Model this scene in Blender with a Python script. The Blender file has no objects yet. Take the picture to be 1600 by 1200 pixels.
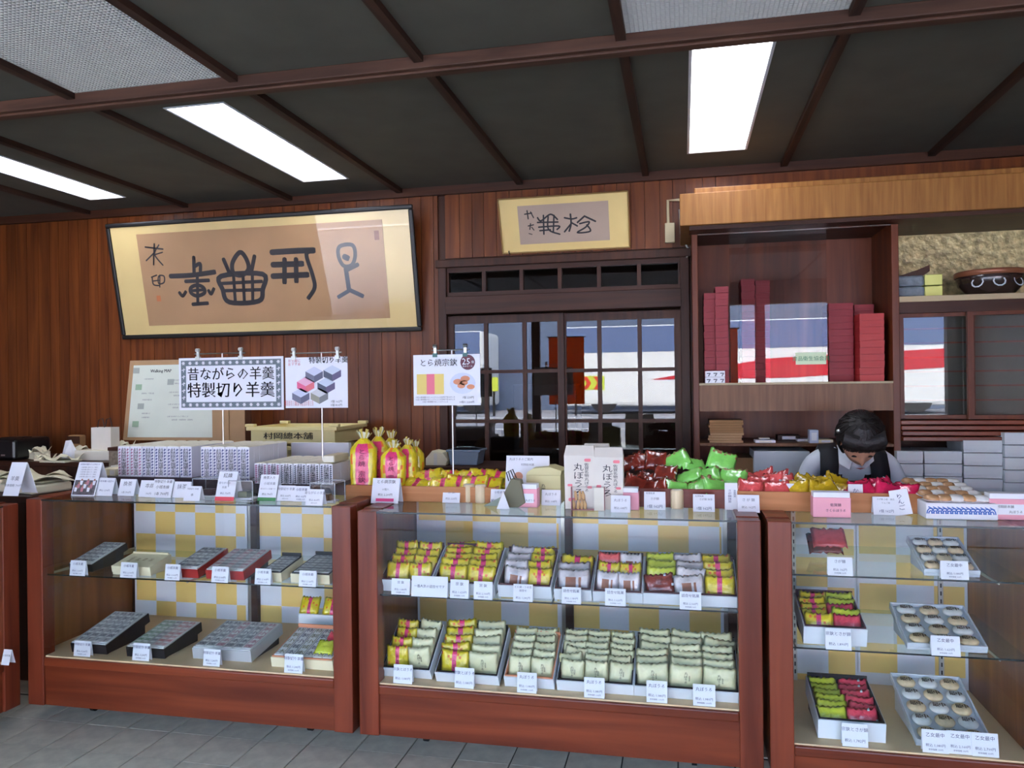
import bpy, math, random
from mathutils import Vector, Matrix
random.seed(7)
S = bpy.context.scene
COL = S.collection
# ---------------------------------------------------------------- camera
F = 1212.7
YAW, PIT, ROL = math.radians(12.43), math.radians(.05), math.radians(-.71)
CAM = Vector((0, 0, 1.5))
_w = Vector((-math.sin(YAW)*math.cos(PIT), math.cos(YAW)*math.cos(PIT), math.sin(PIT)))
_r = Vector((math.cos(YAW), math.sin(YAW), 0)); _u = _r.cross(_w)
_r, _u = math.cos(ROL)*_r+math.sin(ROL)*_u, -math.sin(ROL)*_r+math.cos(ROL)*_u
cd = bpy.data.cameras.new('camera'); cam = bpy.data.objects.new('camera', cd); COL.objects.link(cam)
cd.sensor_width = 36; cd.lens = F/1600*36; cd.clip_start = .05; cd.clip_end = 300
cam.matrix_world = Matrix.Translation(CAM) @ Matrix((_r, _u, -_w)).transposed().to_4x4()
S.camera = cam
S.view_settings.view_transform = 'Standard'; S.view_settings.look = 'None'
S.view_settings.gamma = 1; S.view_settings.use_curve_mapping = False
S.view_settings.exposure = 0.95
# ---------------------------------------------------------------- world, sun
W = bpy.data.worlds.new('world'); S.world = W; W.use_nodes = True
nt = W.node_tree; bg = nt.nodes['Background']
sky = nt.nodes.new('ShaderNodeTexSky'); sky.sky_type = 'NISHITA'; sky.sun_disc = False
sky.sun_elevation = math.radians(55); sky.sun_rotation = math.radians(0); sky.air_density = 1.3; sky.dust_density = 3
nt.links.new(sky.outputs[0], bg.inputs[0]); bg.inputs[1].default_value = 1.75
sl = bpy.data.lights.new('sun', 'SUN'); sl.energy = 6; sl.angle = .02; sl.color = (1, .96, .9)
so = bpy.data.objects.new('sun', sl); COL.objects.link(so)
so.rotation_euler = (math.radians(-42), math.radians(12), 0); so.location = (0, 8, 9)
LAMP = 3.2
# ---------------------------------------------------------------- pixel helpers (1600x1200 frame)
def ray(x, y): return _w + (x-800)/F*_r - (y-600)/F*_u
def oY(x, y, Y): d = ray(x, y); return CAM + d*(Y/d.y)
def oZ(x, y, Z): d = ray(x, y); return CAM + d*((Z-1.5)/d.z)
def pr(p):
    p = Vector(p)-CAM; z = p.dot(_w); return (800+F*p.dot(_r)/z, 600-F*p.dot(_u)/z)
def s2l(c): return tuple((v/255/12.92 if v/255 <= .04045 else ((v/255+.055)/1.055)**2.4) for v in c)
# ---------------------------------------------------------------- materials
MATS = {}
def mat(name, rgb, rough=.6, metal=0, emit=0, coat=0, spec=.5, noise=0, nscale=30, bump=0, alpha=1):
    if name in MATS: return MATS[name]
    m = bpy.data.materials.new(name); m.use_nodes = True; MATS[name] = m
    n = m.node_tree; b = n.nodes['Principled BSDF']; c = (*s2l(rgb), 1)
    b.inputs['Base Color'].default_value = c; b.inputs['Roughness'].default_value = rough
    b.inputs['Metallic'].default_value = metal; b.inputs['Coat Weight'].default_value = coat
    b.inputs['Coat Roughness'].default_value = .12; b.inputs['Specular IOR Level'].default_value = spec
    if emit:
        b.inputs['Emission Color'].default_value = c; b.inputs['Emission Strength'].default_value = emit
    if alpha < 1: b.inputs['Alpha'].default_value = alpha
    if noise or bump:
        tc = n.nodes.new('ShaderNodeTexCoord'); t = n.nodes.new('ShaderNodeTexNoise'); t.inputs['Scale'].default_value = nscale
        t.inputs['Detail'].default_value = 4; n.links.new(tc.outputs['Object'], t.inputs['Vector'])
        if noise:
            r = n.nodes.new('ShaderNodeValToRGB'); r.color_ramp.elements[0].position = .3; r.color_ramp.elements[1].position = .7
            r.color_ramp.elements[0].color = (*[v*(1-noise) for v in c[:3]], 1); r.color_ramp.elements[1].color = (*[min(1, v*(1+noise)) for v in c[:3]], 1)
            n.links.new(t.outputs['Fac'], r.inputs['Fac']); n.links.new(r.outputs['Color'], b.inputs['Base Color'])
        if bump:
            bp = n.nodes.new('ShaderNodeBump'); bp.inputs['Strength'].default_value = bump; bp.inputs['Distance'].default_value = .01
            n.links.new(t.outputs['Fac'], bp.inputs['Height']); n.links.new(bp.outputs[0], b.inputs['Normal'])
    return m
def wood(name, a, b_, axis='Z', rough=.4, scale=9, coat=.15, vary=.25):
    if name in MATS: return MATS[name]
    m = bpy.data.materials.new(name); m.use_nodes = True; MATS[name] = m
    n = m.node_tree; b = n.nodes['Principled BSDF']; b.inputs['Roughness'].default_value = rough
    b.inputs['Coat Weight'].default_value = coat*.5; b.inputs['Coat Roughness'].default_value = .2; b.inputs['Specular IOR Level'].default_value = .3
    tc = n.nodes.new('ShaderNodeTexCoord'); mp = n.nodes.new('ShaderNodeMapping')
    sc = [scale*1.0]*3; sc['XYZ'.index(axis)] = scale*.06; mp.inputs['Scale'].default_value = sc
    n.links.new(tc.outputs['Object'], mp.inputs['Vector'])
    oi = n.nodes.new('ShaderNodeObjectInfo'); ad = n.nodes.new('ShaderNodeVectorMath'); ad.operation = 'ADD'
    n.links.new(mp.outputs[0], ad.inputs[0])
    ml = n.nodes.new('ShaderNodeMath'); ml.operation = 'MULTIPLY'; ml.inputs[1].default_value = 40
    n.links.new(oi.outputs['Random'], ml.inputs[0]); n.links.new(ml.outputs[0], ad.inputs[1])
    t = n.nodes.new('ShaderNodeTexNoise'); t.inputs['Scale'].default_value = 3; t.inputs['Detail'].default_value = 6; t.inputs['Distortion'].default_value = .6
    n.links.new(ad.outputs[0], t.inputs['Vector'])
    r = n.nodes.new('ShaderNodeValToRGB'); r.color_ramp.elements[0].position = .3; r.color_ramp.elements[1].position = .72
    r.color_ramp.elements[0].color = (*s2l(a), 1); r.color_ramp.elements[1].color = (*s2l(b_), 1)
    n.links.new(t.outputs['Fac'], r.inputs['Fac'])
    hs = n.nodes.new('ShaderNodeHueSaturation'); mr = n.nodes.new('ShaderNodeMapRange')
    mr.inputs['To Min'].default_value = 1-vary; mr.inputs['To Max'].default_value = 1+vary
    n.links.new(oi.outputs['Random'], mr.inputs['Value']); n.links.new(mr.outputs[0], hs.inputs['Value'])
    n.links.new(r.outputs['Color'], hs.inputs['Color']); n.links.new(hs.outputs[0], b.inputs['Base Color'])
    return m
def glass(name, ior=1.5, tint=(1, 1, 1), rough=0):
    if name in MATS: return MATS[name]
    m = bpy.data.materials.new(name); m.use_nodes = True; MATS[name] = m
    n = m.node_tree; n.nodes.clear(); o = n.nodes.new('ShaderNodeOutputMaterial')
    t = n.nodes.new('ShaderNodeBsdfTransparent'); t.inputs[0].default_value = (*tint, 1)
    g = n.nodes.new('ShaderNodeBsdfGlossy'); g.inputs['Roughness'].default_value = rough
    f = n.nodes.new('ShaderNodeFresnel'); f.inputs['IOR'].default_value = ior
    x = n.nodes.new('ShaderNodeMixShader')
    ge = n.nodes.new('ShaderNodeNewGeometry'); iv = n.nodes.new('ShaderNodeMath'); iv.operation = 'SUBTRACT'; iv.inputs[0].default_value = 1
    n.links.new(ge.outputs['Backfacing'], iv.inputs[1]); mu = n.nodes.new('ShaderNodeMath'); mu.operation = 'MULTIPLY'
    n.links.new(f.outputs[0], mu.inputs[0]); n.links.new(iv.outputs[0], mu.inputs[1])
    n.links.new(mu.outputs[0], x.inputs[0]); n.links.new(t.outputs[0], x.inputs[1]); n.links.new(g.outputs[0], x.inputs[2]); n.links.new(x.outputs[0], o.inputs[0])
    return m
RED_WOOD = wood('case_wood', (94, 38, 20), (134, 62, 34), 'X', .35, 5, .3, .06)
RED_WOOD_V = wood('case_wood_upright', (94, 38, 22), (134, 62, 38), 'Z', .35, 5, .3, .06)
INNER_WOOD = wood('case_inner_wood', (104, 56, 24), (146, 90, 44), 'Z', .35, 4, .25, .08)
PLANK = wood('wall_plank_wood', (80, 36, 12), (124, 66, 26), 'Z', .42, 7, .12, .16)
DARK_WOOD = wood('dark_wood', (46, 22, 12), (74, 39, 20), 'X', .5, 8, .1, .1)
DARK_WOOD_V = wood('dark_wood_upright', (46, 22, 12), (74, 39, 20), 'Z', .5, 8, .1, .1)
BEAM = wood('beam_wood', (60, 38, 28), (92, 62, 48), 'X', .6, 9, .05, .1)
BATTEN = wood('batten_wood', (44, 28, 20), (72, 46, 34), 'Y', .65, 9, 0, .1)
VENEER = wood('veneer', (128, 82, 34), (160, 110, 54), 'Z', .45, 14, .1, .04)
VENEER_D = wood('dark_veneer', (96, 62, 38), (126, 88, 58), 'Z', .45, 14, .1, .04)
CAB = wood('cabinet_wood', (80, 36, 18), (116, 58, 30), 'Z', .45, 6, .15, .08)
TRAY_WOOD = wood('tray_wood', (176, 112, 64), (206, 142, 90), 'X', .5, 6, .05, .06)
TRAY_RED = wood('red_tray_wood', (110, 42, 32), (140, 62, 46), 'X', .4, 6, .2, .06)
PALE_WOOD = wood('pale_wood', (214, 190, 150), (236, 218, 184), 'Z', .6, 12, 0, .05)
WHITE = mat('white_card', (232, 234, 240), .55)
PAPER = mat('paper', (226, 222, 206), .7, noise=.05, nscale=8)
INK = mat('ink', (34, 34, 40), .6)
BLUE_INK = mat('blue_ink', (40, 44, 100), .6)
RED_INK = mat('red_ink', (190, 50, 60), .6)
GREEN_INK = mat('green_ink', (40, 130, 90), .6)
PINK_INK = mat('pink_ink', (226, 70, 130), .6)
GREY_INK = mat('grey_ink', (110, 112, 122), .6)
CREAM = mat('cream', (236, 226, 190), .5)
BLACK = mat('black_card', (30, 28, 32), .45)
MAROON = mat('maroon_card', (74, 32, 40), .5)
PURPLE = mat('purple_lacquer', (52, 30, 42), .35, coat=.2)
PINK = mat('pink_card', (238, 166, 180), .55)
REDBOX = mat('red_box', (136, 24, 36), .55)
REDBOX2 = mat('bright_red_box', (172, 40, 38), .5)
METAL = mat('brushed_metal', (190, 190, 186), .3, 1)
DARKMETAL = mat('dark_metal', (50, 50, 50), .4, .8)
BOXWHITE = mat('gift_box_white', (226, 232, 238), .5)
GREYBOX = mat('grey_white_box', (202, 210, 214), .6)
CHK_W = mat('checker_pale_blue', (232, 236, 242), .4)
CHK_Y = mat('checker_yellow', (246, 212, 124), .4)
MAT_PAPER = mat('beige_mat', (230, 200, 156), .6, noise=.06, nscale=3)
YEL = mat('yellow_film', (226, 204, 40), .3, coat=.5, noise=.14, nscale=40, bump=.5)
PNK = mat('pink_film', (232, 62, 120), .3, coat=.5, noise=.1, nscale=60, bump=.5)
GRN = mat('pale_green_film', (222, 220, 174), .4, coat=.25, noise=.05, nscale=30, bump=.4)
GLASS = glass('case_glass', 1.45, (.97, .985, .98))
GLASS_TOP = glass('counter_glass', 1.5, (.88, .94, .92))
GLASS_WALL = glass('window_glass', 1.75, (.9, .9, .9))
CLEAR = glass('clear_acrylic', 1.35, (.97, .97, .97), .02)
EDGE = mat('glass_edge', (26, 34, 34), .2)
# ---------------------------------------------------------------- mesh builder
class MB:
    def __init__(s): s.v = []; s.f = []; s.m = []
    def add(s, vs, fs, m=0, M=None):
        b = len(s.v); s.v += [tuple(M @ Vector(v)) if M else tuple(v) for v in vs]
        s.f += [tuple(b+i for i in f) for f in fs]; s.m += [m]*len(fs); return s
    def box(s, x0, y0, z0, x1, y1, z1, m=0, M=None):
        return s.add([(x0,y0,z0),(x1,y0,z0),(x1,y1,z0),(x0,y1,z0),(x0,y0,z1),(x1,y0,z1),(x1,y1,z1),(x0,y1,z1)],
            [(0,3,2,1),(4,5,6,7),(0,1,5,4),(1,2,6,5),(2,3,7,6),(3,0,4,7)], m, M)
    def prism(s, pts, h0, h1, m=0, M=None, axis='z'):
        n = len(pts)
        if axis == 'z': vs = [(a, b, h0) for a, b in pts]+[(a, b, h1) for a, b in pts]
        elif axis == 'y': vs = [(a, h0, b) for a, b in pts]+[(a, h1, b) for a, b in pts]
        else: vs = [(h0, a, b) for a, b in pts]+[(h1, a, b) for a, b in pts]
        fs = [tuple(range(n))[::-1], tuple(range(n, 2*n))]+[(i, (i+1) % n, n+(i+1) % n, n+i) for i in range(n)]
        return s.add(vs, fs, m, M)
    def lathe(s, prof, n=16, m=0, M=None):
        vs = []; fs = []
        for r, z in prof:
            for i in range(n): a = 2*math.pi*i/n; vs.append((r*math.cos(a), r*math.sin(a), z))
        for j in range(len(prof)-1):
            for i in range(n): k = (i+1) % n; fs.append((j*n+i, j*n+k, (j+1)*n+k, (j+1)*n+i))
        fs.append(tuple(range(n))[::-1]); fs.append(tuple((len(prof)-1)*n+i for i in range(n)))
        return s.add(vs, fs, m, M)
    def tube(s, pts, r, n=8, m=0):
        pts = [Vector(p) for p in pts]; b = len(s.v)
        rr = r if isinstance(r, (list, tuple)) else [r]*len(pts)
        for i, p in enumerate(pts):
            d = (pts[min(i+1, len(pts)-1)]-pts[max(i-1, 0)]).normalized()
            a = d.orthogonal().normalized() if i == 0 else (a - d*a.dot(d)).normalized()
            c = d.cross(a)
            for k in range(n):
                t = 2*math.pi*k/n; s.v.append(tuple(p+(a*math.cos(t)+c*math.sin(t))*rr[i]))
        for i in range(len(pts)-1):
            for k in range(n): s.f.append((b+i*n+k, b+i*n+(k+1) % n, b+(i+1)*n+(k+1) % n, b+(i+1)*n+k)); s.m.append(m)
        s.f.append(tuple(b+k for k in range(n))[::-1]); s.f.append(tuple(b+(len(pts)-1)*n+k for k in range(n))); s.m += [m, m]
        return s
    def mesh(s, name, mats, smooth=False):
        me = bpy.data.meshes.new(name); me.from_pydata(s.v, [], s.f)
        for m in (mats if isinstance(mats, (list, tuple)) else [mats]): me.materials.append(m)
        me.polygons.foreach_set('material_index', s.m)
        if smooth: me.polygons.foreach_set('use_smooth', [True]*len(s.f))
        me.update(); return me
    def build(s, name, mats, parent=None, bevel=0, smooth=False, **k):
        return link(name, s.mesh(name, mats, smooth), parent, bevel=bevel, **k)
def link(name, me, parent=None, M=None, bevel=0, label=None, cat=None, group=None, kind=None):
    o = bpy.data.objects.new(name, me); COL.objects.link(o)
    if parent: o.parent = parent
    if M is not None: o.matrix_local = M
    if bevel:
        b = o.modifiers.new('bevel', 'BEVEL'); b.width = bevel; b.segments = 2; b.limit_method = 'ANGLE'
    for a, v in (('label', label), ('category', cat), ('group', group), ('kind', kind)):
        if v: o[a] = v
    return o
def thing(name, label, cat, M=None, group=None, kind=None): return link(name, None, None, M, 0, label, cat, group, kind)
def T(x, y=0, z=0): return Matrix.Translation(Vector((x, y, z)) if not isinstance(x, Vector) else x)
def RX(d): return Matrix.Rotation(math.radians(d), 4, 'X')
def RY(d): return Matrix.Rotation(math.radians(d), 4, 'Y')
def RZ(d): return Matrix.Rotation(math.radians(d), 4, 'Z')
def bx(name, m, x0, y0, z0, x1, y1, z1, parent=None, bevel=0, **k): return MB().box(x0, y0, z0, x1, y1, z1).build(name, m, parent, bevel, **k)
ORD = ['first','second','third','fourth','fifth','sixth','seventh','eighth','ninth','tenth','eleventh','twelfth','thirteenth','fourteenth','fifteenth','sixteenth','seventeenth','eighteenth','nineteenth','twentieth']
# ---------------------------------------------------------------- text (flat lettering on real surfaces)
_tc = {}
def glyphs(s):
    if s in _tc: return _tc[s]
    c = bpy.data.curves.new('t', 'FONT'); c.body = s; c.resolution_u = 1; c.align_x = 'CENTER'; c.align_y = 'CENTER'; c.space_line = 1.0
    o = bpy.data.objects.new('t', c); COL.objects.link(o)
    me = bpy.data.meshes.new_from_object(o.evaluated_get(bpy.context.evaluated_depsgraph_get()))
    vs = [tuple(v.co) for v in me.vertices]; fs = [tuple(p.vertices) for p in me.polygons]
    bpy.data.objects.remove(o); bpy.data.curves.remove(c); bpy.data.meshes.remove(me)
    _tc[s] = (vs, fs); return _tc[s]
def text(mb, s, size, x, y, m=0, vertical=False, bold=0, sx=1):
    """text in the XZ plane facing -Y, centred on x,y(z)"""
    if vertical: s = '\n'.join(s)
    vs, fs = glyphs(s)
    for dx in ([0] if not bold else [-bold, 0, bold]):
        mb.add([(x+dx+v[0]*size*sx, 0, y+v[1]*size*(.78 if vertical else 1)) for v in vs], fs, m)
    return mb
# ================================================================ SETTING
YW, ZC = 4.87, 2.8
XL, XR, YFR = -5.8, 3.4, -1.6
# floor with tiles
fl = bx('floor', mat('grout', (64, 64, 60), .9), XL, YFR, -.12, XR, 7.4, -.006, kind='structure')
TILE = mat('floor_tile', (188, 184, 166), .6, noise=.16, nscale=14, bump=.25)
tm = MB().box(-.1055, -.1125, -.012, .1055, .1125, 0).mesh('tile', TILE)
for i in range(22):
    for j in range(9):
        o = link('tile', tm, fl, T(-3.2+i*.217+.016, 3.105-j*.2285, random.uniform(-.0008, 0)))
MB().box(-5.8, YFR, -.012, 3.4, 1.0, 0).box(-5.8, 3.24, -.012, 3.4, 4.9, 0).box(1.6, 1, -.012, 3.4, 3.24, 0).box(-5.8, 1, -.012, -3.32, 3.24, 0).build('plain_paving', TILE, fl)
# back wall with planks
wb = MB()
wb.box(XL-.1, YW+.02, 0, -1.56, YW+.15, ZC); wb.box(.05, YW+.02, 0, XR+.1, YW+.15, ZC); wb.box(-1.56, YW+.02, 2.32, .05, YW+.15, ZC)
wallb = wb.build('wall_back', DARK_WOOD_V, kind='structure')
x = -5.75
while x < .2:
    wd = random.choice((.078, .085, .092, .1))
    z0 = 2.33 if (x+wd > -1.56 and x < .05) else 0
    if not (x < -1.56 < x+wd):
        bx('plank', PLANK, x+.0015, YW, z0, x+wd-.0015, YW+.02, ZC-.05, wallb)
    else:
        bx('plank', PLANK, x+.0015, YW, 0, -1.56, YW+.02, ZC-.05, wallb)
    x += wd
bx('plank', PLANK, .21, YW, 2.3, 3.4, YW+.02, ZC-.05, wallb)
bx('trim_1', DARK_WOOD, XL, YW-.03, ZC-.055, XR, YW+.02, ZC, kind='structure')
bx('wall_left', PLANK, XL-.1, YFR, 0, XL, YW+.1, ZC, kind='structure')
bx('wall_right', PLANK, XR, YFR, 0, XR+.1, YW+.1, ZC, kind='structure')
# front wall: open shop front
fw = MB().box(XL, YFR-.12, 2.5, XR, YFR, ZC).box(XL, YFR-.12, 0, XL+.3, YFR, 2.5).box(XR-.2, YFR-.12, 0, XR, YFR, 2.5).box(-2.2, YFR-.1, 0, -2.08, YFR, 2.5).box(.92, YFR-.1, 0, 1.04, YFR, 2.5)
fw.build('wall_front', DARK_WOOD_V, kind='structure')
# ceiling
CEIL = mat('ceiling_board', (82, 79, 68), .8, noise=.1, nscale=5, bump=.1)
ceil = bx('ceiling', mat('ceiling_back', (30, 30, 28), .9), XL-.1, YFR-.1, ZC+.1, XR+.1, YW+.15, ZC+.2, kind='structure')
bats = [-5.0, -4.2, -3.4, -2.6, -1.81, -1.0, -.21, .6, 1.4, 2.2, 3.0]
lamps = {(-4.2, 1): (-3.93, 3.15, -3.67, 4.55), (-2.6, 1): (-2.32, 3.17, -2.03, 4.5), (-.21, 1): (.05, 3.1, .352, 4.505)}
edges = [XL]+bats+[XR]
rows = [(YFR, .98), (1.02, 2.91), (2.99, YW)]
for k in range(len(edges)-1):
    a, b = edges[k], edges[k+1]
    for r, (y0, y1) in enumerate(rows):
        if r == 1 and a in (-2.6, -.21): continue
        if r == 2 and (a, 1) in lamps:
            lx0, ly0, lx1, ly1 = lamps[(a, 1)]
            MB().box(a, y0, ZC, lx0, y1, ZC+.012).box(lx1, y0, ZC, b, y1, ZC+.012).box(lx0, y0, ZC, lx1, ly0, ZC+.012).box(lx0, ly1, ZC, lx1, y1, ZC+.012).build('ceiling_panel', CEIL, ceil)
        else: bx('ceiling_panel', CEIL, a, y0, ZC, b, y1, ZC+.012, ceil)
for xb in bats:
    for y0, y1 in rows: bx('batten', BATTEN, xb-.019, y0, ZC-.028, xb+.019, y1, ZC, ceil)
for yb in (1.0, 2.95):
    MB().box(XL, yb-.045, ZC-.05, XR, yb+.045, ZC).box(XL, yb-.025, ZC-.062, XR, yb+.025, ZC-.05).build('beam', BEAM, ceil, .004)
# egg-crate grilles
EGG = mat('eggcrate_plastic', (206, 204, 196), .5)
for a, b in ((-2.58, -1.83), (-.19, .58)):
    t = thing('ceiling_grille', ('pale egg-crate grille panel in the ceiling at the top left' if a < -1 else 'pale egg-crate grille panel in the ceiling at the top right edge'), 'grille', T(a, 1.02, ZC), 'egg-crate grilles in the ceiling')
    m = MB(); L, D = b-a, 1.89
    n = int(L/.016)
    for i in range(n+1): xx = L*i/n; m.box(xx-.0012, 0, -.002, xx+.0012, D, .012)
    n = int(D/.016)
    for i in range(n+1): yy = D*i/n; m.box(0, yy-.0012, -.0015, L, yy+.0012, .011)
    m.build('lattice', EGG, t, kind='stuff')
    MB().box(0, 0, .05, L, D, .055).build('backing', mat('grille_back', (120, 116, 108), .7), t)
# fluorescent fixtures
TUBE = mat('fluorescent_tube', (238, 242, 255), .5, emit=LAMP*2.2)
DIFF = mat('fixture_reflector', (245, 246, 250), .35, emit=LAMP*.45)
for (key, (x0, y0, x1, y1)), lb in zip(lamps.items(), ('lit recessed fluorescent light at the left edge, cut by the frame', 'lit recessed fluorescent light above the large framed calligraphy', 'lit recessed fluorescent light above the small framed calligraphy, right of centre')):
    t = thing('ceiling_light', lb, 'light', T(x0, y0, ZC), 'recessed fluorescent lights'); w, d = x1-x0, y1-y0
    MB().box(-.012, -.012, -.004, w+.012, 0, .004).box(-.012, d, -.004, w+.012, d+.012, .004).box(-.012, 0, -.004, 0, d, .004).box(w, 0, -.004, w+.012, d, .004).build('frame', mat('fixture_frame', (214, 216, 220), .4), t)
    MB().box(0, 0, .07, w, d, .075).box(0, 0, 0, .003, d, .07).box(w-.003, 0, 0, w, d, .07).box(0, 0, 0, w, .003, .07).box(0, d-.003, 0, w, d, .07).box(w/2-.003, 0, .03, w/2+.003, d, .07).build('reflector', DIFF, t)
    for q in (.27, .73): MB().tube([(w*q, .04, .04), (w*q, d-.04, .04)], .016, 10).build('tube', TUBE, t)
    m = MB()
    for i in range(1, 14): m.box(0, d*i/14-.001, .008, w, d*i/14+.001, .03)
    m.build('louver', DIFF, t)
# ---------------------------------------------------------------- door
dr = thing('door_1', 'dark wooden lattice sliding doors with glass panes and transom', 'door', T(0, YW, 0)); dr['kind'] = 'structure'; del dr['category']
DX0, DX1 = -1.553, .045
MB().box(DX0, -.03, 0, DX0+.055, .08, 2.305).box(DX1-.055, -.03, 0, DX1, .08, 2.305).box(DX0-.012, -.05, 2.265, DX1+.012, .08, 2.315).build('frame', DARK_WOOD_V, dr, .004)
bx('lintel', DARK_WOOD, DX0+.05, -.045, 1.962, DX1-.05, .06, 2.075, dr, .003)
tx0, tx1 = DX0+.055, DX1-.055
MB().box(tx0, -.01, 2.075, tx1, .03, 2.105).box(tx0, -.01, 2.235, tx1, .03, 2.265).build('transom_rail', DARK_WOOD, dr)
for i in range(7):
    xx = tx0+(tx1-tx0)*i/6; bx('transom_bar', DARK_WOOD_V, xx-.012, -.01, 2.105, xx+.012, .03, 2.235, dr)
bx('transom_glass', GLASS_WALL, tx0, .008, 2.105, tx1, .012, 2.235, dr)
for a, b, yy in ((tx0, -.735, .0), (-.765, tx1, .035)):
    d = link('sliding_door', None, dr, T(a, yy, 0)); w = b-a
    MB().box(0, 0, .02, .04, .03, 1.95).box(w-.04, 0, .02, w, .03, 1.95).box(.04, 0, 1.9, w-.04, .03, 1.95).box(.04, 0, .02, w-.04, .03, .3).build('frame', DARK_WOOD_V, d)
    for i in (1, 2): xx = w*i/3; bx('muntin', DARK_WOOD_V, xx-.013, 0, .3, xx+.013, .028, 1.9, d)
    for z in (1.585, 1.265, .945, .62): bx('muntin', DARK_WOOD, .04, -.001, z-.011, w-.04, .027, z+.011, d)
    bx('pane', GLASS_WALL, .04, .012, .3, w-.04, .016, 1.9, d)
# back room behind the door
rm = MB().box(-3, YW+.15, 0, -2.95, 7.4, 2.6).box(.6, YW+.15, 0, .65, 7.4, 2.6).box(-3, 7.3, 0, .65, 7.4, 2.6).box(-3, YW+.15, 2.6, .65, 7.4, 2.65)
rm.build('wall_back_room', mat('back_room_wall', (70, 52, 40), .9), kind='structure')
MB().box(-1.5, 6.6, 0, -.2, 7.1, .9).box(-1.45, 6.62, .9, -.9, 7.0, 1.5).build('storage_cupboard', mat('cupboard', (60, 40, 30), .6), label='dark wooden cupboard in the dim room behind the lattice doors', cat='cupboard', bevel=.005)
MB().prism([(-.1, 0), (.06, 0), (.02, .5), (-.04, .5)], 0, .04, axis='y', M=T(-.95, 6.2, .9)).build('hanging_apron', BLACK, label='dark cloth hanging behind the lattice doors', cat='apron', smooth=True)
# ================================================================ OUTSIDE (seen in the reflections)
ROAD = mat('asphalt', (150, 152, 158), .8, noise=.08, nscale=6)
gd = MB().prism([(-60, -.15), (YFR-.12, -.15), (YFR-.12, -.01), (-4.4, -.02), (-5, .55), (-60, .6)], -25, 22, axis='x')
gd.build('ground_outside', ROAD, kind='structure')
MB().box(-25, -6.2, .56, 22, -6.05, .575).box(-25, -10.9, .6, 22, -10.75, .605).build('trim_2', mat('road_paint', (236, 238, 240), .7), kind='structure')
def bus(X, Y, L, label, red=True):
    t = thing('bus', label, 'bus', T(X, Y, .6), 'vehicles outside the shop front')
    bw = mat('bus_white', (236, 238, 238), .4); br = mat('bus_red', (200, 30, 50), .4)
    MB().box(0, 0, .2, L, -2.3, 2.66).build('body', bw, t, .12)
    if red: MB().prism([(L*.25, 1.0), (L*.55, 1.55), (L, 1.75), (L, 1.25), (L*.6, 1.0)], .0, .012, axis='y').build('stripe', br, t)
    MB().box(.1, 0, 1.85, L-.1, .012, 2.62).build('window_band', mat('bus_window', (92, 112, 156), .3), t)
    for q in (.12, .9): MB().lathe([(.42, 0), (.42, .25)], 20, M=T(L*q, -.27, .42) @ RX(-90)).build('wheel', BLACK, t)
bus(-3.7, -14, 11, 'white bus with red stripe, seen only reflected in the door glass')
bus(-9.5, -14.5, 3.2, 'plain white van, seen only reflected in the large picture glass', False)
MB().box(-22, -24, .5, 20, -18, 8).build('building_outside', mat('blue_grey_facade', (96, 112, 140), .7, noise=.1, nscale=1), label='blue grey building across the street, seen only in reflections', cat='building')
for rx, rw, lb in ((-3.1, .95, 'yellow roadside rail with red chevrons, reflected in the right sliding door'), (-6.6, 1.4, 'yellow roadside rail with red chevrons, reflected beside the hanging poster')):
    rl = thing('guard_rail', lb, 'barrier', T(rx, -12, .6), 'roadside chevron rails')
    bx('rail_board', mat('rail_yellow', (206, 220, 70), .5), 0, 0, .72, rw, .05, 1.12, rl)
    for i in range(int(rw/.3)): MB().prism([(.04+i*.3, .74), (.16+i*.3, .74), (.28+i*.3, .92), (.16+i*.3, 1.1), (.04+i*.3, 1.1), (.16+i*.3, .92)], .051, .056, axis='y').build('chevron', mat('chevron_red', (220, 60, 40), .5), rl)
    for xx in (.1, rw-.16): bx('leg', DARKMETAL, xx, .0, 0, xx+.06, .05, .72, rl)
ORANGE = mat('orange_cloth', (226, 112, 40), .8)
_n = ORANGE.node_tree; _t = _n.nodes.new('ShaderNodeBsdfTranslucent'); _t.inputs[0].default_value = (*s2l((240, 130, 50)), 1); _x = _n.nodes.new('ShaderNodeMixShader'); _x.inputs[0].default_value = .6
_n.links.new(_n.nodes['Principled BSDF'].outputs[0], _x.inputs[1]); _n.links.new(_t.outputs[0], _x.inputs[2]); _n.links.new(_x.outputs[0], _n.nodes['Material Output'].inputs[0])
for xx, w, lb in ((-1.95, .52, 'orange cloth banner at the shop front left of the doorway post, seen only reflected'), (.1, .6, 'orange cloth banner at the shop front beside the right doorway post, seen only reflected')):
    t = thing('cloth_banner', lb, 'banner', T(xx, YFR-.06, 1.2)); MB().box(0, 0, 0, w, .006, 1.0).build('cloth', ORANGE, t); MB().tube([(-.03, .003, 1.0), (w+.03, .003, 1.0)], .01).build('rod', DARK_WOOD, t)
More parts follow.
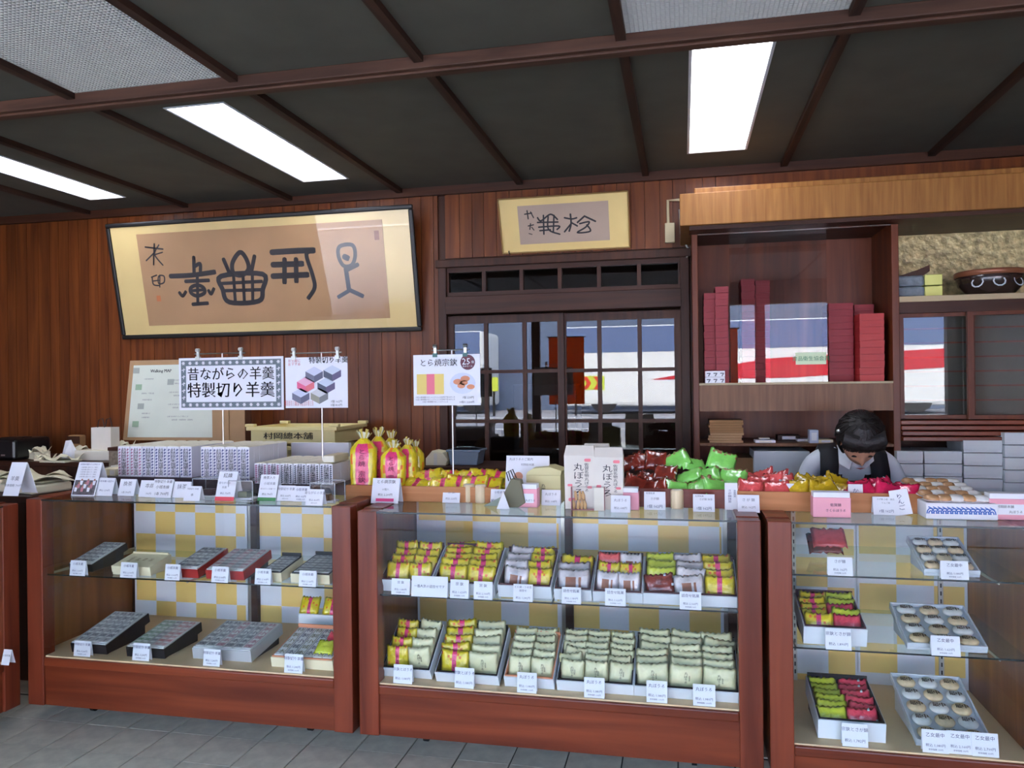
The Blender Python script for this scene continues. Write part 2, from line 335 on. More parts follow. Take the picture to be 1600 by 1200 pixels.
# ================================================================ LARGE FRAMED CALLIGRAPHY
def frame_plane(bl, br, tl, trr, Yb, Yt):
    """leaning board: bottom edge at Yb, top edge at Yt; returns matrix (origin bottom-left, x right, z up the board) and size"""
    a = oY(*bl, Yb); b = oY(*br, Yb); c = oY(*tl, Yt)
    z = (a.z+b.z)/2; ztop = (oY(*tl, Yt).z+oY(*trr, Yt).z)/2
    w = b.x-a.x; up = Vector((0, Yt-Yb, ztop-z)); h = up.length; up.normalize()
    M = Matrix.Translation((a.x, Yb, z)) @ Matrix(((1, 0, 0), (0, up.z, up.y), (0, -up.y, up.z))).to_4x4()
    return M, w, h
def on_plane(M, x, y):
    Mi = M.inverted(); o = Mi @ CAM; d = Mi.to_3x3() @ ray(x, y); k = -o.y/d.y; p = o+d*k; return p.x, p.z
def stroke(mb, pts, wd, y=0, m=0, closed=False):
    """brush stroke as a flat ribbon in XZ"""
    n = len(pts); P = [Vector((p[0], p[1])) for p in pts]
    if closed: P = P+[P[0], P[1]]
    for i in range(len(P)-1):
        a, b = P[i], P[i+1]; d = (b-a)
        if d.length < 1e-6: continue
        d.normalize(); q = Vector((-d.y, d.x))*wd/2; e = d*wd*.35
        a2, b2 = a-e, b+e; yy = y-.00002*i
        mb.add([(a2.x-q.x*.8, yy, a2.y-q.y*.8), (a2.x-d.x*wd*.15, yy, a2.y-d.y*wd*.15), (a2.x+q.x*.8, yy, a2.y+q.y*.8), (a.x+q.x, yy, a.y+q.y), (b.x+q.x, yy, b.y+q.y), (b2.x+q.x*.75, yy, b2.y+q.y*.75), (b2.x-q.x*.75, yy, b2.y-q.y*.75), (b.x-q.x, yy, b.y-q.y), (a.x-q.x, yy, a.y-q.y)], [(0, 8, 7, 6, 5, 4, 3, 2, 1)], m)
def crop(cx, cy, ox, oy, s): return ox+cx/s, oy+cy/s
def calligraphy(name, label, M, w, h, fr, mats, paper, seal, strokes, sc, wall_hooks=None):
    t = thing(name, label, 'picture', M)
    fm, back = mats
    MB().box(0, -.005, 0, w, .02, fr).box(0, -.005, h-fr, w, .02, h).box(0, -.005, fr, fr, .02, h-fr).box(w-fr, -.005, fr, w, .02, h-fr).build('frame', fm, t, .008)
    bx('mount', back, fr*.6, .008, fr*.6, w-fr*.6, .015, h-fr*.6, t)
    ps = [on_plane(M, *crop(*p, *sc)) for p in paper]
    x0 = (ps[0][0]+ps[3][0])/2; x1 = (ps[1][0]+ps[2][0])/2; z1 = (ps[0][1]+ps[1][1])/2; z0 = (ps[2][1]+ps[3][1])/2
    bx('calligraphy_sheet', mats[1] if False else seal[0], x0, .005, z0, x1, .0078, z1, t)
    mb = MB()
    for wd, pts in strokes:
        cl = False
        if pts[0] == 'c': cl = True; pts = pts[1:]
        q = [Vector(on_plane(M, *crop(*p, *sc))) for p in pts]
        if len(q) > 2:
            n = len(q); g = lambda i: q[i % n] if cl else q[max(0, min(n-1, i))]; o_ = []
            for i in range(n if cl else n-1):
                a, b, c, d = g(i-1), g(i), g(i+1), g(i+2)
                for k in range(5): u = k/5; o_.append(.5*(2*b+(c-a)*u+(2*a-5*b+4*c-d)*u*u+(3*b-a-3*c+d)*u**3))
            if cl: o_.append(o_[0])
            else: o_.append(q[-1])
            q = o_; cl = False
        stroke(mb, q, wd*(1.3 if wd > .015 else 1), .0042, 0, cl)
    mb.build('brush_lettering', INK, t)
    return t
MF, fw_, fh = frame_plane((191, 531), (659, 517), (168, 351), (651, 317), YW-.03, 4.68)
SC = (150, 300, 3.077)
SHEET = mat('aged_sheet', (170, 134, 98), .8, noise=.08, nscale=3)
GOLD = mat('gold_mount', (214, 190, 130), .5, noise=.05, nscale=4)
st = [(.011, [(235, 265), (320, 275)]), (.011, [(278, 250), (275, 350)]), (.01, [(240, 330), (275, 295)]), (.01, [(300, 255), (280, 300), (320, 352)]), (.009, [(285, 300), (318, 290)]),
 (.01, [(265, 410), (290, 400)]), (.01, [(268, 410), (275, 445), (305, 450)]), (.01, ['c', (300, 405), (325, 405), (325, 435), (300, 440)]), (.009, [(275, 428), (300, 425)]), (.009, [(305, 400), (305, 458)]),
 (.026, [(358, 405), (460, 400), (568, 385)]), (.02, [(468, 315), (470, 395)]), (.02, [(470, 360), (498, 345), (500, 380)]), (.018, [(400, 485), (415, 500), (430, 480)]), (.018, [(540, 475), (552, 490), (565, 465)]),
 (.02, [(430, 430), (540, 425)]), (.02, ['c', (455, 460), (485, 448), (515, 460), (520, 485), (485, 500), (455, 485)]), (.018, [(485, 400), (488, 540)]), (.016, [(455, 475), (520, 470)]), (.02, [(465, 540), (535, 535)]),
 (.024, ['c', (690, 290), (720, 320), (732, 370), (700, 400), (660, 390), (655, 340)]), (.022, [(612, 325), (640, 390)]), (.022, [(760, 310), (745, 385)]), (.026, ['c', (600, 405), (800, 395), (800, 470), (780, 525), (640, 530), (608, 470)]),
 (.018, [(605, 440), (795, 430)]), (.018, [(610, 475), (795, 470)]), (.018, [(660, 405), (668, 525)]), (.018, [(705, 400), (712, 530)]), (.018, [(750, 400), (752, 525)]),
 (.03, [(845, 290), (960, 283), (1045, 280)]), (.03, [(850, 350), (990, 345)]), (.03, [(850, 405), (1015, 398)]), (.026, [(905, 325), (905, 435)]), (.026, [(960, 325), (962, 430)]),
 (.022, [(1045, 285), (1010, 300), (1040, 400), (1050, 460), (1020, 510)]),
 (.02, ['c', (1170, 262), (1230, 255), (1245, 300), (1230, 350), (1190, 355), (1165, 310)]), (.03, [(1195, 312), (1208, 318)]), (.024, [(1200, 370), (1215, 470)]), (.022, [(1255, 350), (1205, 375)]), (.022, [(1215, 470), (1280, 500)]), (.02, [(1215, 475), (1165, 505)])]
cg = calligraphy('framed_calligraphy', 'large black-framed calligraphy with bold brush characters leaning out above the signs', MF, fw_, fh, .03, (mat('black_lacquer', (16, 15, 15), .45), GOLD),
    [(195, 210), (1378, 125), (1407, 605), (250, 645)], (SHEET,), st, SC)
p = on_plane(MF, *crop(300, 512, *SC)); bx('seal', mat('seal_red', (186, 110, 66), .7), p[0]-.016, .0035, p[1]-.02, p[0]+.016, .0045, p[1]+.02, cg)
p = on_plane(MF, *crop(1348, 208, *SC)); bx('seal', mat('seal_brown', (134, 92, 70), .7), p[0]-.016, .0035, p[1]-.03, p[0]+.016, .0045, p[1]+.03, cg)
bx('glazing', glass('picture_glass', 1.5), .03, -.001, .03, fw_-.03, .001, fh-.03, cg)
MS, sw, sh = frame_plane((785, 397), (985, 388), (775, 311), (982, 298), YW-.02, 4.72)
SC2 = (640, 280, 2.728)
st2 = [(.008, [(490, 150), (520, 145)]), (.008, [(500, 135), (505, 170)]), (.007, [(515, 140), (528, 165)]), (.007, [(505, 200), (528, 195)]), (.007, [(515, 190), (512, 215)]), (.006, [(520, 205), (530, 218)]), (.005, [(508, 232), (522, 236)]),
 (.01, [(545, 165), (560, 178), (600, 150), (630, 172)]), (.01, [(545, 185), (632, 183)]), (.01, [(570, 155), (572, 235)]), (.01, [(550, 205), (635, 200), (628, 215)]), (.01, [(590, 160), (592, 215), (640, 235)]), (.01, [(615, 155), (612, 225)]), (.01, [(555, 220), (600, 216)]),
 (.01, [(660, 165), (690, 170), (712, 165)]), (.011, [(685, 150), (688, 190), (680, 222)]), (.01, [(688, 190), (660, 225)]), (.01, [(688, 185), (715, 200)]), (.011, [(745, 158), (715, 185)]), (.011, [(745, 158), (792, 180)]), (.01, [(725, 190), (765, 182), (750, 205), (715, 228), (770, 222), (755, 195)])]
calligraphy('framed_calligraphy', 'small gold-mounted calligraphy panel with two characters above the lattice doors', MS, sw, sh, .008, (mat('gold_frame', (150, 116, 66), .4), mat('gold_mount_light', (222, 196, 128), .5, noise=.04, nscale=4)),
    [(458, 108), (845, 100), (855, 268), (470, 272)], (mat('lilac_sheet', (176, 156, 140), .8, noise=.06, nscale=4),), st2, SC2)
for xx in (797, 965):
    p = oY(xx, 397, YW-.012); t = MB().tube([p, p+Vector((0, -.03, 0)), p+Vector((0, -.035, .015))], .004).build('picture_hook', DARKMETAL, label='small dark hook under the '+('left' if xx < 900 else 'right')+' end of the small calligraphy', cat='hook', group='picture hooks')
# wall switch and conduit beside canopy
t = thing('cable_box', 'beige cable box with conduit and dangling cord beside the wooden canopy', 'cable box', T(oY(1047, 380, YW)))
BEIGE = mat('beige_plastic', (190, 176, 140), .5)
bx('box', BEIGE, -.03, -.03, 0, .03, 0, .12, t, .004); MB().tube([(-.01, -.012, .12), (-.01, -.012, .26), (.06, -.012, .26)], .009).build('conduit', BEIGE, t)
MB().tube([(.06, -.015, .2), (.065, -.02, .05), (.1, -.03, -.03), (.115, -.03, -.06), (.1, -.03, -.1)], .006).build('cord', mat('grey_cord', (170, 168, 160), .5), t)
# ================================================================ RIGHT WALL CABINET
YC = 4.42
def P(x, y, Y=YC): return oY(x, y, Y)
zc = lambda y, Y=YC: oY(1250, y, Y).z
CX0, CX1, CXM, CXR = .055, P(1090, 400).x, P(1393, 400).x, 3.38
cb = thing('wall_cabinet', 'built-in brown wooden wall cabinet with open bays and sliding glass doors', 'cabinet', T(0, YC, 0))
D = YW-YC
zs = {k: oY(1250, v, YC).z for k, v in dict(top=352, b1=597, b2=642, sh=693).items()}
CXM2 = CXM+.035
MB().box(CX0, 0, 0, CX1, D, 2.42).build('side_panel', CAB, cb, .003)
MB().box(CXM, 0, 0, CXM2, D, 2.42).build('divider', CAB, cb, .003)
bx('top_rail', DARK_WOOD, CX0, 0, zs['top']-.01, CXR, D, 2.42, cb)
bx('back_panel', CAB, CX1, D-.012, 0, CXM, D-.002, 2.4, cb)
bx('glass_track', METAL, CX1, .0, zs['top']-.022, CXM, .03, zs['top']-.01, cb)
bx('shelf', mat('shelf_edge', (176, 160, 128), .5), CX1, -.005, zs['b1']-.012, CXM, D-.012, zs['b1'], cb, .002)
bx('drop_panel', VENEER_D, CX1, .0, zs['b2'], CXM, .02, zs['b1']-.012, cb)
bx('shelf', VENEER_D, CX1, .0, zs['sh']-.016, CXM, D-.012, zs['sh'], cb, .002)
bx('bottom_shelf', CAB, CX1, 0, .3, CXM, D-.012, .32, cb)
gx0, gx1 = P(1141, 500).x, P(1293, 500).x
bx('glass_pane', GLASS_WALL, gx0, .01, zs['b1'], gx1, .016, zs['top']-.02, cb)
# sticker on pane
t = thing('sticker', 'pale green notice sticker on the cabinet glass pane', 'sticker', T(P(1267, 560, YC+.006)))
a = P(1244, 550); b = P(1292, 568); wv, hv = b.x-a.x, a.z-b.z
bx('sheet', mat('sticker_green', (206, 224, 186), .6), -wv/2, 0, -hv/2, wv/2, .001, hv/2, t)
text(MB(), '食品衛生協会員', hv*.42, 0, -.002).build('lettering', GREEN_INK, t, M=T(0, -.001, -.0))
# right bay
nz0 = oY(1500, 462, YC).z; nz1 = oY(1500, 336, YC).z
NICHE = mat('gold_leaf_paper', (190, 176, 126), .4, .2, noise=.45, nscale=26, bump=1)
bx('niche_back', NICHE, CXM2, D-.02, nz0, CXR, D-.01, 2.4, cb)
bx('niche_shelf', mat('niche_shelf', (178, 160, 124), .5), CXM2, -.01, nz0-.025, CXR, D-.01, nz0+.005, cb, .002)
dz1, dz0 = oY(1460, 488, YC).z, oY(1460, 655, YC).z
bx('upper_rail', DARK_WOOD, CXM2, .0, dz1, CXR, .1, nz0-.025, cb)
for i, (a, b) in enumerate(((CXM2+.003, P(1528, 500).x), (P(1513, 500).x, 2.2), (2.17, CXR))):
    yy = .012 if i % 2 else .045; c = CAB
    d = link('sliding_door', None, cb, T(a, yy, 0)); w = b-a
    MB().box(0, 0, dz0, .028, .025, dz1).box(w-.03, 0, dz0, w, .025, dz1).box(.028, 0, dz1-.02, w-.03, .025, dz1).box(.028, 0, dz0, w-.03, .025, dz0+.02).build('frame', c, d)
    bx('pane', GLASS_WALL, .028, .01, dz0+.02, w-.03, .014, dz1-.02, d)
for i in range(7):
    z = dz0+.02+(dz1-dz0-.02)*i/7
    MB().box(CXM2, .12, z, CXR, .14, z+(dz1-dz0)/7-.008).build('slat', mat('slat_grey', (74, 76, 66), .6), cb)
    bx('slat_lip', CAB, CXM2, .115, z+(dz1-dz0)/7-.008, CXR, .14, z+(dz1-dz0)/7, cb)
for i in range(4): bx('lower_rail', RED_WOOD, CXM2, -.012*(i+1)+.01, dz0-.028*(i+1), CXR, .1, dz0-.028*i-.006, cb, .003)
bx('base_cupboard_back', DARK_WOOD, CXM2, D-.02, 0, CXR, D-.01, dz0-.1, cb)
# canopy
t = thing('wood_canopy', 'long light wood veneer canopy box above the right cabinet', 'canopy', T(0, 4.25, 0))
cz1 = oY(1062, 303, 4.25).z; cz0 = oY(1062, 353, 4.25).z
x0c = oY(1062, 330, 4.25).x
bx('fascia', VENEER, x0c, 0, cz0, CXR, .62, cz1, t, .004)
bx('upper_fascia', VENEER, oY(1085, 300, 4.3).x, .06, cz1, CXR, .62, cz1+.04, t, .004)
bx('underside_strip', DARK_WOOD, x0c+.05, .03, cz0-.02, CXR, .17, cz0, t)
# red boxes
stacks = [(1101, 1119, 458, .10, 'far left'), (1119, 1139, 448, .05, 'second from left'), (1160, 1181, 436, .2, 'left behind-glass'), (1182, 1204, 438, .22, 'right behind-glass'),
          (1296, 1334, 474, .16, 'just right of glass'), (1336, 1366, 476, .25, 'rear right'), (1344, 1382, 490, .04, 'front right')]
for xa, xb, yt, dy, nm in stacks:
    Y = YC+dy; a = oY(xa, 590, Y); b = oY(xb, 590, Y); zt = oY(xa, yt, Y).z; zb = zs['b1']+.0005
    n = max(1, round((zt-zb)/.036)); hh = (zt-zb)/n; w = b.x-a.x; dep = min(.2, YW-.02-Y)
    mm = REDBOX2 if nm == 'front right' else REDBOX
    base = MB().box(-w/2, 0, 0, w/2, dep, hh*.62).mesh('box_base', mm); lid = MB().box(-w/2-.001, -.002, hh*.4, w/2+.001, dep+.001, hh-.001).mesh('lid', mm)
    for i in range(n):
        t = thing('gift_box', f'red gift box, {ORD[i]} from bottom, {nm} stack in cabinet', 'box', T((a.x+b.x)/2+random.uniform(-.002, .002), Y+random.uniform(-.003, .003), zb+i*hh), 'red boxes stacked in the cabinet')
        link('box_base', base, t); link('lid', lid, t)
for i in range(2):
    a = oY(1102, 596-10*i, YC); b = oY(1133, 596-10*i, YC)
    t = thing('small_box', ('lower' if i == 0 else 'upper')+' small white patterned box before the far left red stack', 'box', T(a.x, YC+.005, zs['b1']+i*.034), 'small white boxes on the cabinet shelf')
    bx('box_base', WHITE, 0, 0, 0, b.x-a.x, .05, .033, t, .002)
    m = MB()
    for k in range(3): stroke(m, [((k+.5)*.036, .006), ((k+.5)*.036+.008, .02), ((k+.5)*.036-.008, .02)], .006, -.001)
    m.build('pattern', GREY_INK, t)
# items on lower shelf and below
def pbox(name, label, cat, xa, xb, yt, Y, z0, dep, m, rot=0, lid=None, group=None, bev=.002):
    a = oY(xa, yt, Y); b = oY(xb, yt, Y); h = max(.006, a.z-z0); w = b.x-a.x
    t = thing(name, label, cat, T((a.x+b.x)/2, Y+dep/2, z0) @ RZ(rot), group)
    if lid:
        bx('box_base', m, -w/2+.002, -dep/2+.002, 0, w/2-.002, dep/2-.002, h*.75, t); bx('lid', lid, -w/2, -dep/2, h*.55, w/2, dep/2, h, t, bev)
    else: bx('body', m, -w/2, -dep/2, 0, w/2, dep/2, h, t, bev)
    return t, w, h
KRAFT = mat('kraft', (150, 112, 72), .75, noise=.08, nscale=6); KRAFT2 = mat('pale_kraft', (176, 142, 104), .75, noise=.08, nscale=6)
zz = zs['sh']+.0005
for i in range(9):
    h = .014; t = thing('paper_bundle', f'brown paper envelope bundle, {ORD[i]} from bottom of pile on the cabinet shelf', 'paper', T(P(1135, 690).x+random.uniform(-.006, .006), YC+.12, zz+i*h) @ RZ(random.uniform(-2, 2)), 'brown paper bundles')
    MB().box(-.09, -.1, 0, .09, .1, h-.002).build('sheets', KRAFT2 if i < 4 else KRAFT, t, .002); MB().prism([(-.09, -.1), (0, -.04), (.09, -.1)], h-.002, h-.0005).build('flap', KRAFT, t)
for xa, xb, yt, dy, m, lb in ((1180, 1212, 688, .02, WHITE, 'white slim box'), (1186, 1203, 684, .12, PAPER, 'pale paper pad'), (1246, 1300, 686, .14, WHITE, 'white paper stack'), (1279, 1302, 687, .03, CREAM, 'cream card stack'), (1265, 1279, 672, .02, mat('blue_white_card', (196, 206, 226), .5), 'upright pale blue card holder'), (1215, 1250, 680, .22, DARK_WOOD, 'dark flat case')):
    t, w, h = pbox('stationery_box', lb+' on the lower shelf of the wall cabinet', 'box', xa, xb, yt, YC+dy, zz, .07 if xb-xa < 20 else .1, m, 0)
    bx('label_panel', PAPER if m is WHITE else WHITE, -w*.3, -.052 if xb-xa >= 20 else -.037, h*.2, w*.3, -.0495 if xb-xa >= 20 else -.0345, h*.8, t)
pbox('cardboard_box', 'open brown cardboard box under the cabinet shelf', 'box', 1118, 1177, 715, YC+.05, .3205, .3, KRAFT)
t, w, h = pbox('carton', 'large pale blue-grey carton standing under the cabinet shelf', 'box', 1178, 1265, 705, YC-.02, .3205, .3, GREYBOX)
for q in (-1, 1): bx('flap', GREYBOX, (-w/2 if q < 0 else .003), -.152, h-.09, (-.003 if q < 0 else w/2), -.1495, h, t)
# niche objects
t = thing('wrapped_parcel', 'blue-grey wrapped parcel with yellow bands in the gold niche', 'parcel', T(oY(1434, 452, YC+.1).x, YC+.15, nz0+.0055))
BG = mat('blue_grey_cloth', (116, 128, 136), .6, noise=.2, nscale=30, bump=.5)
MB().box(-.115, -.07, 0, .03, .07, .06).box(-.11, -.065, .062, .03, .065, .12).build('bundle', BG, t, .012)
MB().prism([(-.1, .118), (.0, .15), (.06, .175), (.06, .14), (.03, .12)], -.05, .05, axis='y').build('top_fold', DARK_WOOD, t)
for z in (0, .062): bx('band', mat('pale_yellow_band', (226, 226, 130), .6), .03, -.072, z+.002, .115, .07, z+.058, t, .003)
t = thing('lacquer_bowl', 'dark lacquered bowl with ring crests standing in the gold niche', 'bowl', T(oY(1550, 452, YC+.15).x, YC+.17, nz0+.0055))
MB().lathe([(.1, 0), (.11, .012), (.155, .06), (.17, .13), (.162, .13), (.145, .06), (.1, .025)], 28).build('bowl', mat('dark_lacquer', (52, 40, 36), .2, coat=.6), t, smooth=True)
MB().lathe([(.171, .105), (.172, .13), (.168, .133), (.162, .13)], 28).build('rim', mat('copper_lacquer', (150, 96, 70), .3, .3), t, smooth=True)
for an in (-40, -5, 30, 65):
    m = MB(); pts = [(.027*math.cos(k/10*6.283), .027*math.sin(k/10*6.283)) for k in range(10)]
    stroke(m, pts, .007, 0, 0, True); m.build('ring_crest', GREYBOX, t, M=RZ(an) @ T(0, -.163, .066) @ RX(-21))
# white boxes stacked beneath right bay
rows_ = [(700, 0), (719, 1), (738, 2), (757, 3)]
def stack_col(xa, xb, ytop, n, nm, Y=YC-.05, hpx=18.6):
    a = oY(xa, ytop, Y); b = oY(xb, ytop, Y); h = hpx*Y/1242
    for i in range(n):
        z = a.z-(i+1)*h
        t = thing('white_box', f'grey-white flat box, {ORD[i]} from top of the {nm} under the cabinet', 'box', T(a.x+.001, Y, z), 'grey-white boxes stacked under the cabinet')
        w = b.x-a.x-.003
        bx('box_base', GREYBOX, .002, .002, 0, w-.002, .26, h*.5, t); bx('lid', GREYBOX, 0, 0, h*.22, w, .262, h-.004, t, .001)
    return z
zl = [stack_col(1401, 1443, 704, 5, 'leftmost column'), stack_col(1444, 1504, 704, 5, 'second column'), stack_col(1505, 1567, 687, 6, 'third column'), stack_col(1569, 1640, 675, 6, 'fourth column', YC-.07, 18)]
stack_col(1642, 1700, 690, 6, 'fifth column')
bx('low_bench', DARK_WOOD, CXM2+.01, YC-.12, 0, 2.1, YC+.3, min(zl)-.002, label='dark low bench carrying the grey-white boxes under the cabinet', cat='bench')
# ================================================================ DISPLAY CASES
YF = 3.0
def case(label, M, Wd, base, shelves, opts, top=.985, Dp=.7, yb=.66, group='glass display cases'):
    t = thing('display_case', label, 'display case', M, group)
    pw = .085
    for x0 in (0, Wd-pw): bx('post', RED_WOOD_V, x0, 0, .06, x0+pw, .07, top, t, .004)
    for x0, x1 in ((0, .02), (Wd-.02, Wd)): bx('side_panel', INNER_WOOD, x0, .07, .06, x1, Dp, top-.02, t)
    for x0 in (0, Wd-pw): bx('top_rail', RED_WOOD, x0, .07, top-.022, x0+pw, Dp, top+.004, t, .003)
    bx('top_rail', RED_WOOD, pw, Dp-.05, top-.022, Wd-pw, Dp, top-.007, t)
    bx('base', RED_WOOD, pw, .012, .06, Wd-pw, Dp, base-.02, t)
    bx('base_moulding', RED_WOOD, pw, .0, base-.045, Wd-pw, .03, base-.006, t, .006)
    bx('floor_board', MAT_PAPER, .02, .014, base-.006, Wd-.02, yb, base, t)
    # back boards
    for (xa, xb, (sqw, sq), zr, ph) in opts['boards']:
        m = MB(); x = xa; i = ph
        zt = top-.03; k0 = 0
        z = zr
        while z > base: z -= sq; k0 += 1
        while x < xb-1e-4:
            x2 = min(x+sqw, xb); zz0 = z; j = i+k0
            while zz0 < zt-1e-4:
                za, zb2 = max(zz0, base), min(zz0+sq, zt)
                m.add([(x, yb, za), (x2, yb, za), (x2, yb, zb2), (x, yb, zb2)], [(0, 1, 2, 3)], j % 2); zz0 += sq; j += 1
            x = x2; i += 1
        b0 = len(m.v)
        m.box(xa-.012, yb+.0005, base, xb+.012, yb+.01, zt, 0)
        m.build('checkered_back_board', [CHK_W, CHK_Y], t)
    bx('back_frame', DARK_WOOD_V, .02, yb+.012, base, Wd-.02, Dp-.005, top-.025, t)
    for xx in opts.get('uprights', []):
        bx('upright', DARK_WOOD_V, xx+.02, yb-.03, base, xx+.055, yb, top-.03, t); bx('metal_strip', METAL, xx, yb-.02, base, xx+.018, yb-.006, top-.03, t)
    for xx in opts.get('strips', []):
        m = MB().box(xx-.009, yb-.012, base, xx+.009, yb, top-.02)
        z = base+.03
        while z < top-.05: m.box(xx-.003, yb-.0125, z, xx+.003, yb-.0119, z+.018, 1); z += .034
        m.build('slotted_strip', [mat('strip_white', (206, 206, 200), .4, .2), BLACK], t)
    for z in shelves:
        g = MB().box(.022, .03, z-.006, Wd-.022, yb-.08, z); g.build('glass_shelf', GLASS_TOP, t)
        MB().box(.022, .028, z-.006, Wd-.022, .0299, z).build('shelf_edge', EDGE, t)
        for xx in opts.get('brk', (.05, Wd-.06, Wd*.5)): MB().prism([(.04, z-.0065), (yb, z-.0065), (yb, z-.035), (.04, z-.014)], xx, xx+.003, axis='x').build('bracket', METAL, t)
    MB().box(pw, -.001, top-.008, Wd-pw, Dp-.05, top).build('glass_top', GLASS_TOP, t)
    MB().box(pw, -.003, top-.007, Wd-pw, -.0011, top-.001).build('glass_top_edge', EDGE, t)
    bx('glass_front', GLASS, pw, .004, base, Wd-pw, .009, top-.009, t)
    for xx in (.25, Wd-.25):
        for yy in (.12, Dp-.1): MB().box(xx-.02, yy-.02, .045, xx+.02, yy+.02, .06).lathe([(.022, -.01), (.022, .01)], 14, M=T(xx, yy, .023) @ RY(90)).build('caster', DARKMETAL, t)
    return t
x1 = -2.955; x2 = -1.325; x3 = .298
B1 = oY(213, 800, YF+.66); B2 = oY(247, 800, YF+.66)
sq1 = .112
case('left glass display case with yokan boxes on its shelves', T(x1, YF, 0), 1.6, .285, [.655], dict(boards=[(oY(213, 850, YF+.66).x-x1, oY(383, 850, YF+.66).x-x1, (.12, .12), oY(280, 800, YF+.66).z, 1), (oY(406, 850, YF+.66).x-x1, 1.5, (.12, .12), oY(440, 802, YF+.66).z, 0)], uprights=[oY(386, 850, YF+.63).x-x1]), top=1.003)
case('middle glass display case with yellow and green packets', T(x2, YF, 0), 1.6, .275, [.637], dict(boards=[(oY(655, 850, YF+.66).x-x2, oY(873, 850, YF+.66).x-x2, (.138, .124), oY(760, 815, YF+.66).z, 1), (oY(890, 850, YF+.66).x-x2, oY(1127, 850, YF+.66).x-x2, (.138, .124), oY(1000, 820, YF+.66).z, 1)], uprights=[oY(876, 850, YF+.63).x-x2, oY(1130, 850, YF+.63).x-x2]))
case('right glass display case with round wafer trays', T(x3, YF, 0), 1.6, .168, [.787, .517], dict(boards=[(oY(1242, 850, YF+.66).x-x3, oY(1334, 850, YF+.66).x-x3, (.135, .13), oY(1300, 826, YF+.66).z, 1), (oY(1342, 850, YF+.66).x-x3, oY(1506, 850, YF+.66).x-x3, (.15, .13), oY(1400, 820, YF+.66).z, 0)], strips=[oY(1240, 850, YF+.65).x-x3, oY(1469, 850, YF+.65).x-x3], brk=(.1, .78)), Dp=.7)
# inner side wall of case 3 (right end inside)
bx('wood_partition', INNER_WOOD, oY(1512, 1000, YF+.66).x, YF+.03, .17, oY(1512, 1000, YF+.66).x+.02, YF+.65, .96, label='brown wooden end partition inside the right display case', cat='partition')
case('display case at the left edge turned to face the aisle', T(-2.985, 2.99-1.6, 0) @ RZ(90), 1.6, .285, [.655], dict(boards=[(.1, 1.5, (sq1, sq1), .8, 0)]))
# ================================================================ GOODS
def tag_text(lines, w, h):
    m = MB()
    for (s, size, cx, cy, mi, vert) in lines: text(m, s, size*h, cx*w, cy*h, mi, vert)
    return m
CARD_MATS = [BLUE_INK, INK, RED_INK, PINK_INK, GREY_INK, GREEN_INK]
CARDS = 0
def card(xl, xr, yt, yb, z, lines, label, lean=18, m=WHITE, strip=None, Y=None, name='price_card', cat='price card', extra=None, yaw=0):
    """a small folded card standing on a surface; px box -> place and size"""
    xc = (xl+xr)/2
    p = oZ(xc, yb, z) if Y is None else oY(xc, yb, Y)
    if Y is None and z < .98: p = oY(xc, yb, min(max(p.y, YF+.018), YF+.03)); p.z = z; lean = min(lean, 8)
    p.z = max(p.z, z)+.0006
    sc = (p-CAM).dot(_w)/F
    w = (xr-xl)*sc*.97; h = (yb-yt)*sc*1.02
    t = thing(name, label, cat, T(p) @ RZ(yaw), 'price cards')
    Mx = RX(-lean)
    bx('sheet', m, -w/2, 0, 0, w/2, .0015, h, t, M=Mx)
    bx('rear_flap', m, -w/2, 0, 0, w/2, .0015, h*.97, t, M=T(0, 2*math.sin(math.radians(lean))*h+.001, 0) @ RX(lean))
    if lines:
        mm = tag_text(lines, w, h); mm.build('lettering', CARD_MATS, t, M=Mx @ T(0, -.0008, 0))
    if strip:
        bx('colour_band', strip[0], -w/2*strip[3], -.0006, h*strip[1], w/2*strip[3], 0, h*strip[2], t, M=Mx)
    return t, w, h, Mx
def L3(a, b='税込 162円', c='本体価格 150円', ink=0): return [(a, .2, 0, .76, ink, False), (b, .15, 0, .32, ink, False), (c, .09, 0, .14, ink, False)]
def L2(a, b='税込 1,080円', ink=0): return [(a, .19, 0, .74, ink, False), (b, .16, 0, .26, ink, False)]
ZT = .9855
ZT1 = 1.0035
# --- bars (yokan)
def bar_meshes(w, d, h, ink):
    body = MB().box(-w/2, 0, 0, w/2, d, h).mesh('wrapper', mat('bar_wrap', (226, 226, 234), .35, coat=.2))
    m = MB(); sz = h/8.2
    [text(m, ch, w*.42, 0, h*(.86-.125*i), 0, sx=.95) for i, ch in enumerate('村岡総本舗羊羹'[:7 if h > .09 else 5])]
    for q in (-1, 1):
        for k in range(9):
            z = h*(.08+.1*k); stroke(m, [(q*w*.36-w*.05, z), (q*w*.36+w*.05, z+h*.03)], w*.09, 0, 1); stroke(m, [(q*w*.36, z-.002), (q*w*.36-w*.03, z+h*.05)], w*.05, 0, 1)
    stroke(m, [(-w*.2, h*.06), (-w*.2, h*.9)], w*.03, 0, 1); stroke(m, [(w*.2, h*.06), (w*.2, h*.9)], w*.03, 0, 1)
    lab = m.mesh('printed_label', [INK, ink])
    wr = MB().prism([(-w/2, h), (w/2, h), (w*.3, h+.004), (-w*.3, h+.004)], 0, d, axis='y').mesh('folded_end', mat('bar_top', (224, 220, 200), .5))
    return body, lab, wr
_za = oY(300, 747, 3.3).z; _xa, _xm, _xb = oY(146, 745, 3.3).x, oY(394, 745, 3.3).x, oY(541, 745, 3.3).x
stp = MB().box(_xa, 3.3, ZT1+.0005, _xm, 3.7, _za).box(_xm, 3.3, ZT1+.0005, _xb, 3.7, _za-.022).build('display_step', PURPLE, bevel=.003, label='long dark purple lacquered step under the yokan bars', cat='stand')
zst = oY(300, 747, 3.3).z
